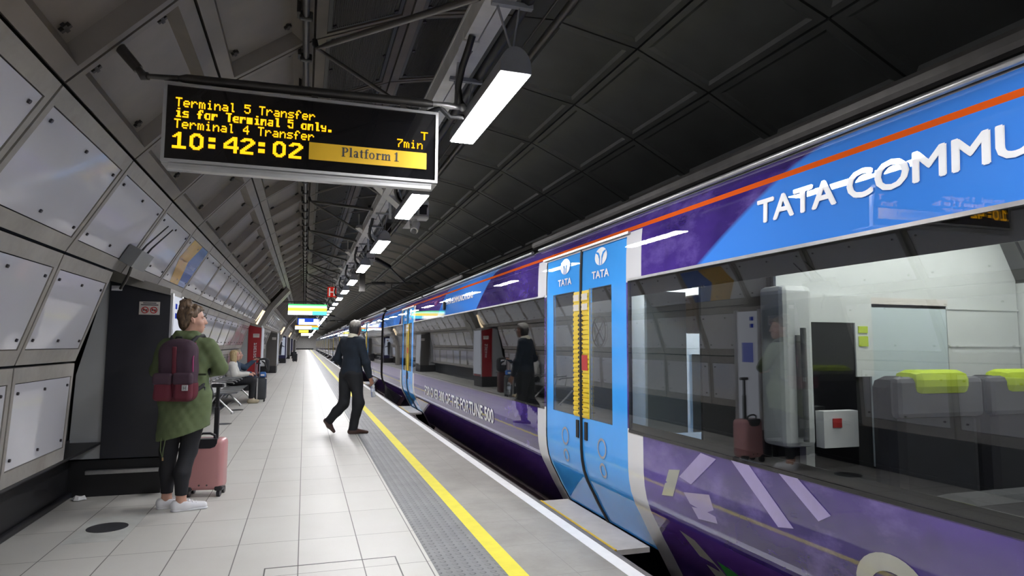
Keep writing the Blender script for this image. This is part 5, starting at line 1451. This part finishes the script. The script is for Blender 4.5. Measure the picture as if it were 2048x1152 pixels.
soft('collar', [(prim_cap((-.002, -.008, 1.455), (.015, .01, 1.495), .079, .070), .02)], .005, mat('cream_collar', (.70, .66, .52), .7), t, .02, lambda X, F: np.maximum(np.maximum(F, 1.452-X[..., 2]), X[..., 2]-(1.505-.25*((X[..., 0])*.785+X[..., 1]*.62))), TM)
trs = mat('black_trousers', (.005, .006, .009), .8, var=.2)
tp = [((q[0][0], q[0][1], q[0][2], q[0][3]+.015, q[0][4]+(.022 if q[0][4] < .05 else .015)), q[1]) for q in legsM] + [(prim_ell((-.005, 0, .90), (.172, .135, .12), math.atan2(-.785, .62)), .05)]
ft = folds(.006, 21, (22, 22, 17))
nL = (anL-knL)/np.linalg.norm(anL-knL)
def tpost(X, F):
    F = F+ft(X); F = np.maximum(F, np.where(X[..., 0] > -.12, .062-X[..., 2], -1)); F = np.maximum(F, np.where(X[..., 0] < -.12, (X-anL)@nL-.015, -1)); return np.maximum(F, X[..., 2]-.97)
soft('trousers', tp, .007, trs, t, .03, tpost, TM)
shoe = mat('brown_leather', (.045, .020, .014), .35, 0, .3)
sR = [(prim_cap(anR-fR*.045+V3(0, 0, -.045), anR+fR*.04+V3(0, 0, -.04), .038, .042), .02), (prim_cap(anR+fR*.04+V3(0, 0, -.04), anR+fR*.215+V3(0, 0, -.062), .043, .022), .03), (prim_cap(anR-fR*.03+V3(0, 0, -.02), anR+fR*.01, .038, .036), .02)]
soft('shoe', sR, .005, shoe, t, .02, lambda X, F: np.maximum(F, -X[..., 2]+.001), TM)
up = V3(.83, 0, .56)
sL = [(prim_cap(anL-fL*.03-up*.02, anL+fL*.06-up*.015, .038, .042), .02), (prim_cap(anL+fL*.06-up*.015, anL+fL*.175-up*.01, .042, .024), .03), (prim_cap(anL, anL+fL*.02, .042, .042), .02)]
soft('shoe', sL, .005, shoe, t, .02, lambda X, F: np.maximum(F, -X[..., 2]+.001), TM)
# water bottle in his hand
bc = TM @ Vector((.305, -.085, .735))
t = thing('water_bottle', bc, 'clear plastic water bottle hanging from the man\'s right hand', 'bottle')
clear = bpy.data.materials.new('clear_plastic'); clear.use_nodes = True
pp = clear.node_tree.nodes['Principled BSDF']; pp.inputs['Base Color'].default_value = (.80, .84, .88, 1); pp.inputs['Transmission Weight'].default_value = .75; pp.inputs['Roughness'].default_value = .12; pp.inputs['IOR'].default_value = 1.15
bv = lambda z, r: (bc+Vector((.02*(z), .0, z)), r)
prof = [(.045, .012), (.03, .012), (.0, .030), (-.03, .033), (-.08, .030), (-.13, .033), (-.17, .033), (-.185, .028)]
MB().tube([bc+Vector((-.10*z, 0, z)) for z, r in prof], [r for z, r in prof], 16).build('bottle', clear, t)
MB().tube([bc+Vector((-.004, 0, .04)), bc+Vector((-.007, 0, .062))], .015, 12).build('cap', M['paperw'], t)
MB().tube([bc+Vector((.006, 0, -.055)), bc+Vector((.010, 0, -.105))], .0335, 16, caps=False).build('label', mat('blue_white_label', (.55, .6, .7), .5), t)

# --- seated passengers ----------------------------------------------------------
def seated(O, label, top, hair, legm, shoem, face_yaw, hpost_long=True, reach=None):
    """sits facing +x; origin on the floor under the hips"""
    t = thing('person', O, label, 'person'); T = Matrix.Translation(O)
    hp, hw = head_prims((.02, 0, 1.085), face_yaw)
    L = []
    for s_ in (-1, 1):
        L += [(prim_cap((0, s_*.09, .50), (.42, s_*.10, .50), .092, .064), .03), (prim_cap((.42, s_*.10, .50), (.40, s_*.10, .09), .060, .040), .03)]
    torso = [(prim_ell((0, 0, .52), (.14, .17, .12)), .05), (prim_ell((-.02, 0, .70), (.11, .15, .16)), .06), (prim_cap((-.01, -.13, .86), (-.01, .13, .86), .065, .065), .05)]
    arms = []
    hands = []
    for s_ in (-1, 1):
        el = (.06, s_*.235, .64); wr = (.31, s_*.09, .655)
        if reach is not None and s_ == reach[0]: el = reach[1]; wr = reach[2]
        arms += [(prim_cap((-.01, s_*.175, .855), el, .055, .046), .03), (prim_cap(el, wr, .046, .030), .02)]
        hands += hand(wr, (1, -.2*s_, -.1), (0, -s_, .6), (0, 0, -1), .6)
    feet = [(prim_cap((.40, s_*.10, .06), (.49, s_*.10, .035), .028, .018), .02) for s_ in (-1, 1)]
    soft('body', torso+[(prim_cap((0, 0, .88), (.015, 0, 1.0), .052, .048), .03)]+hp+L+arms+hands+feet, .010, skinm, t, T=T)
    eyes(lambda *a: tuple(T @ Vector(hw(*a))), t)
    c = hw(0, 0, 0)
    hr = [(prim_ell(hw(0, -.020, .035), (.090, .098, .088), face_yaw), .02), (prim_ell(hw(0, -.045, -.07), (.090, .060, .11), face_yaw), .04), (prim_ell(hw(.065, -.01, -.08), (.03, .05, .10), face_yaw), .03), (prim_ell(hw(-.065, -.01, -.08), (.03, .05, .10), face_yaw), .03)]
    def hpp(X, F):
        q = X-np.array(c); fy = -math.sin(face_yaw)*q[..., 0]+math.cos(face_yaw)*q[..., 1]
        return np.maximum(F+.4*fh(X), np.where(q[..., 2] < .07, fy-.035, -1))
    soft('hair', hr, .008, hair, t, .02, hpp, T)
    fl = folds(.007, 31, (18, 18, 16))
    soft('jacket', [(grow(p, .022), k) for p, k in torso]+[(grow(p, .018), k) for p, k in arms], .010, top, t, .03,
         lambda X, F: np.maximum(np.maximum(F+fl(X), .46-X[..., 2]), X[..., 2]-.945), T)
    soft('trousers', [(grow(p, .012), k) for p, k in L]+[(prim_ell((0, 0, .50), (.15, .18, .10)), .05)], .010, legm, t, .03, lambda X, F: np.maximum(F, .11-X[..., 2]), T)
    for s_ in (-1, 1):
        soft('shoe', [(prim_cap((.36, s_*.10, .045), (.53, s_*.10, .035), .045, .036), .02), (prim_cap((.38, s_*.10, .07), (.42, s_*.10, .08), .045, .045), .02)], .008, shoem, t, .02, lambda X, F: np.maximum(F, -X[..., 2]+.001), T)
    return t
seated((-1.52, 15.95, 0), 'blond woman in a white jacket and black trousers seated on the bench', mat('white_jacket', (.62, .61, .56), .8, bump=.3), hblond, blackl, mat('beige_shoe', (.42, .36, .25), .6), math.radians(-80))
seated((-1.52, 16.62, 0), 'passenger in blue denim seated behind the blond woman, arm stretched to a suitcase handle', mat('denim', (.035, .06, .10), .85, bump=.3), hash_, mat('denim_trousers', (.03, .05, .09), .85), whites, math.radians(-80), reach=(1, (.16, .27, .76), (.40, .40, .965)))
seated((-1.42, 61.9, 0), 'distant passenger in dark clothes seated near the far end', bkc, hb, blackl, bk, math.radians(-90))
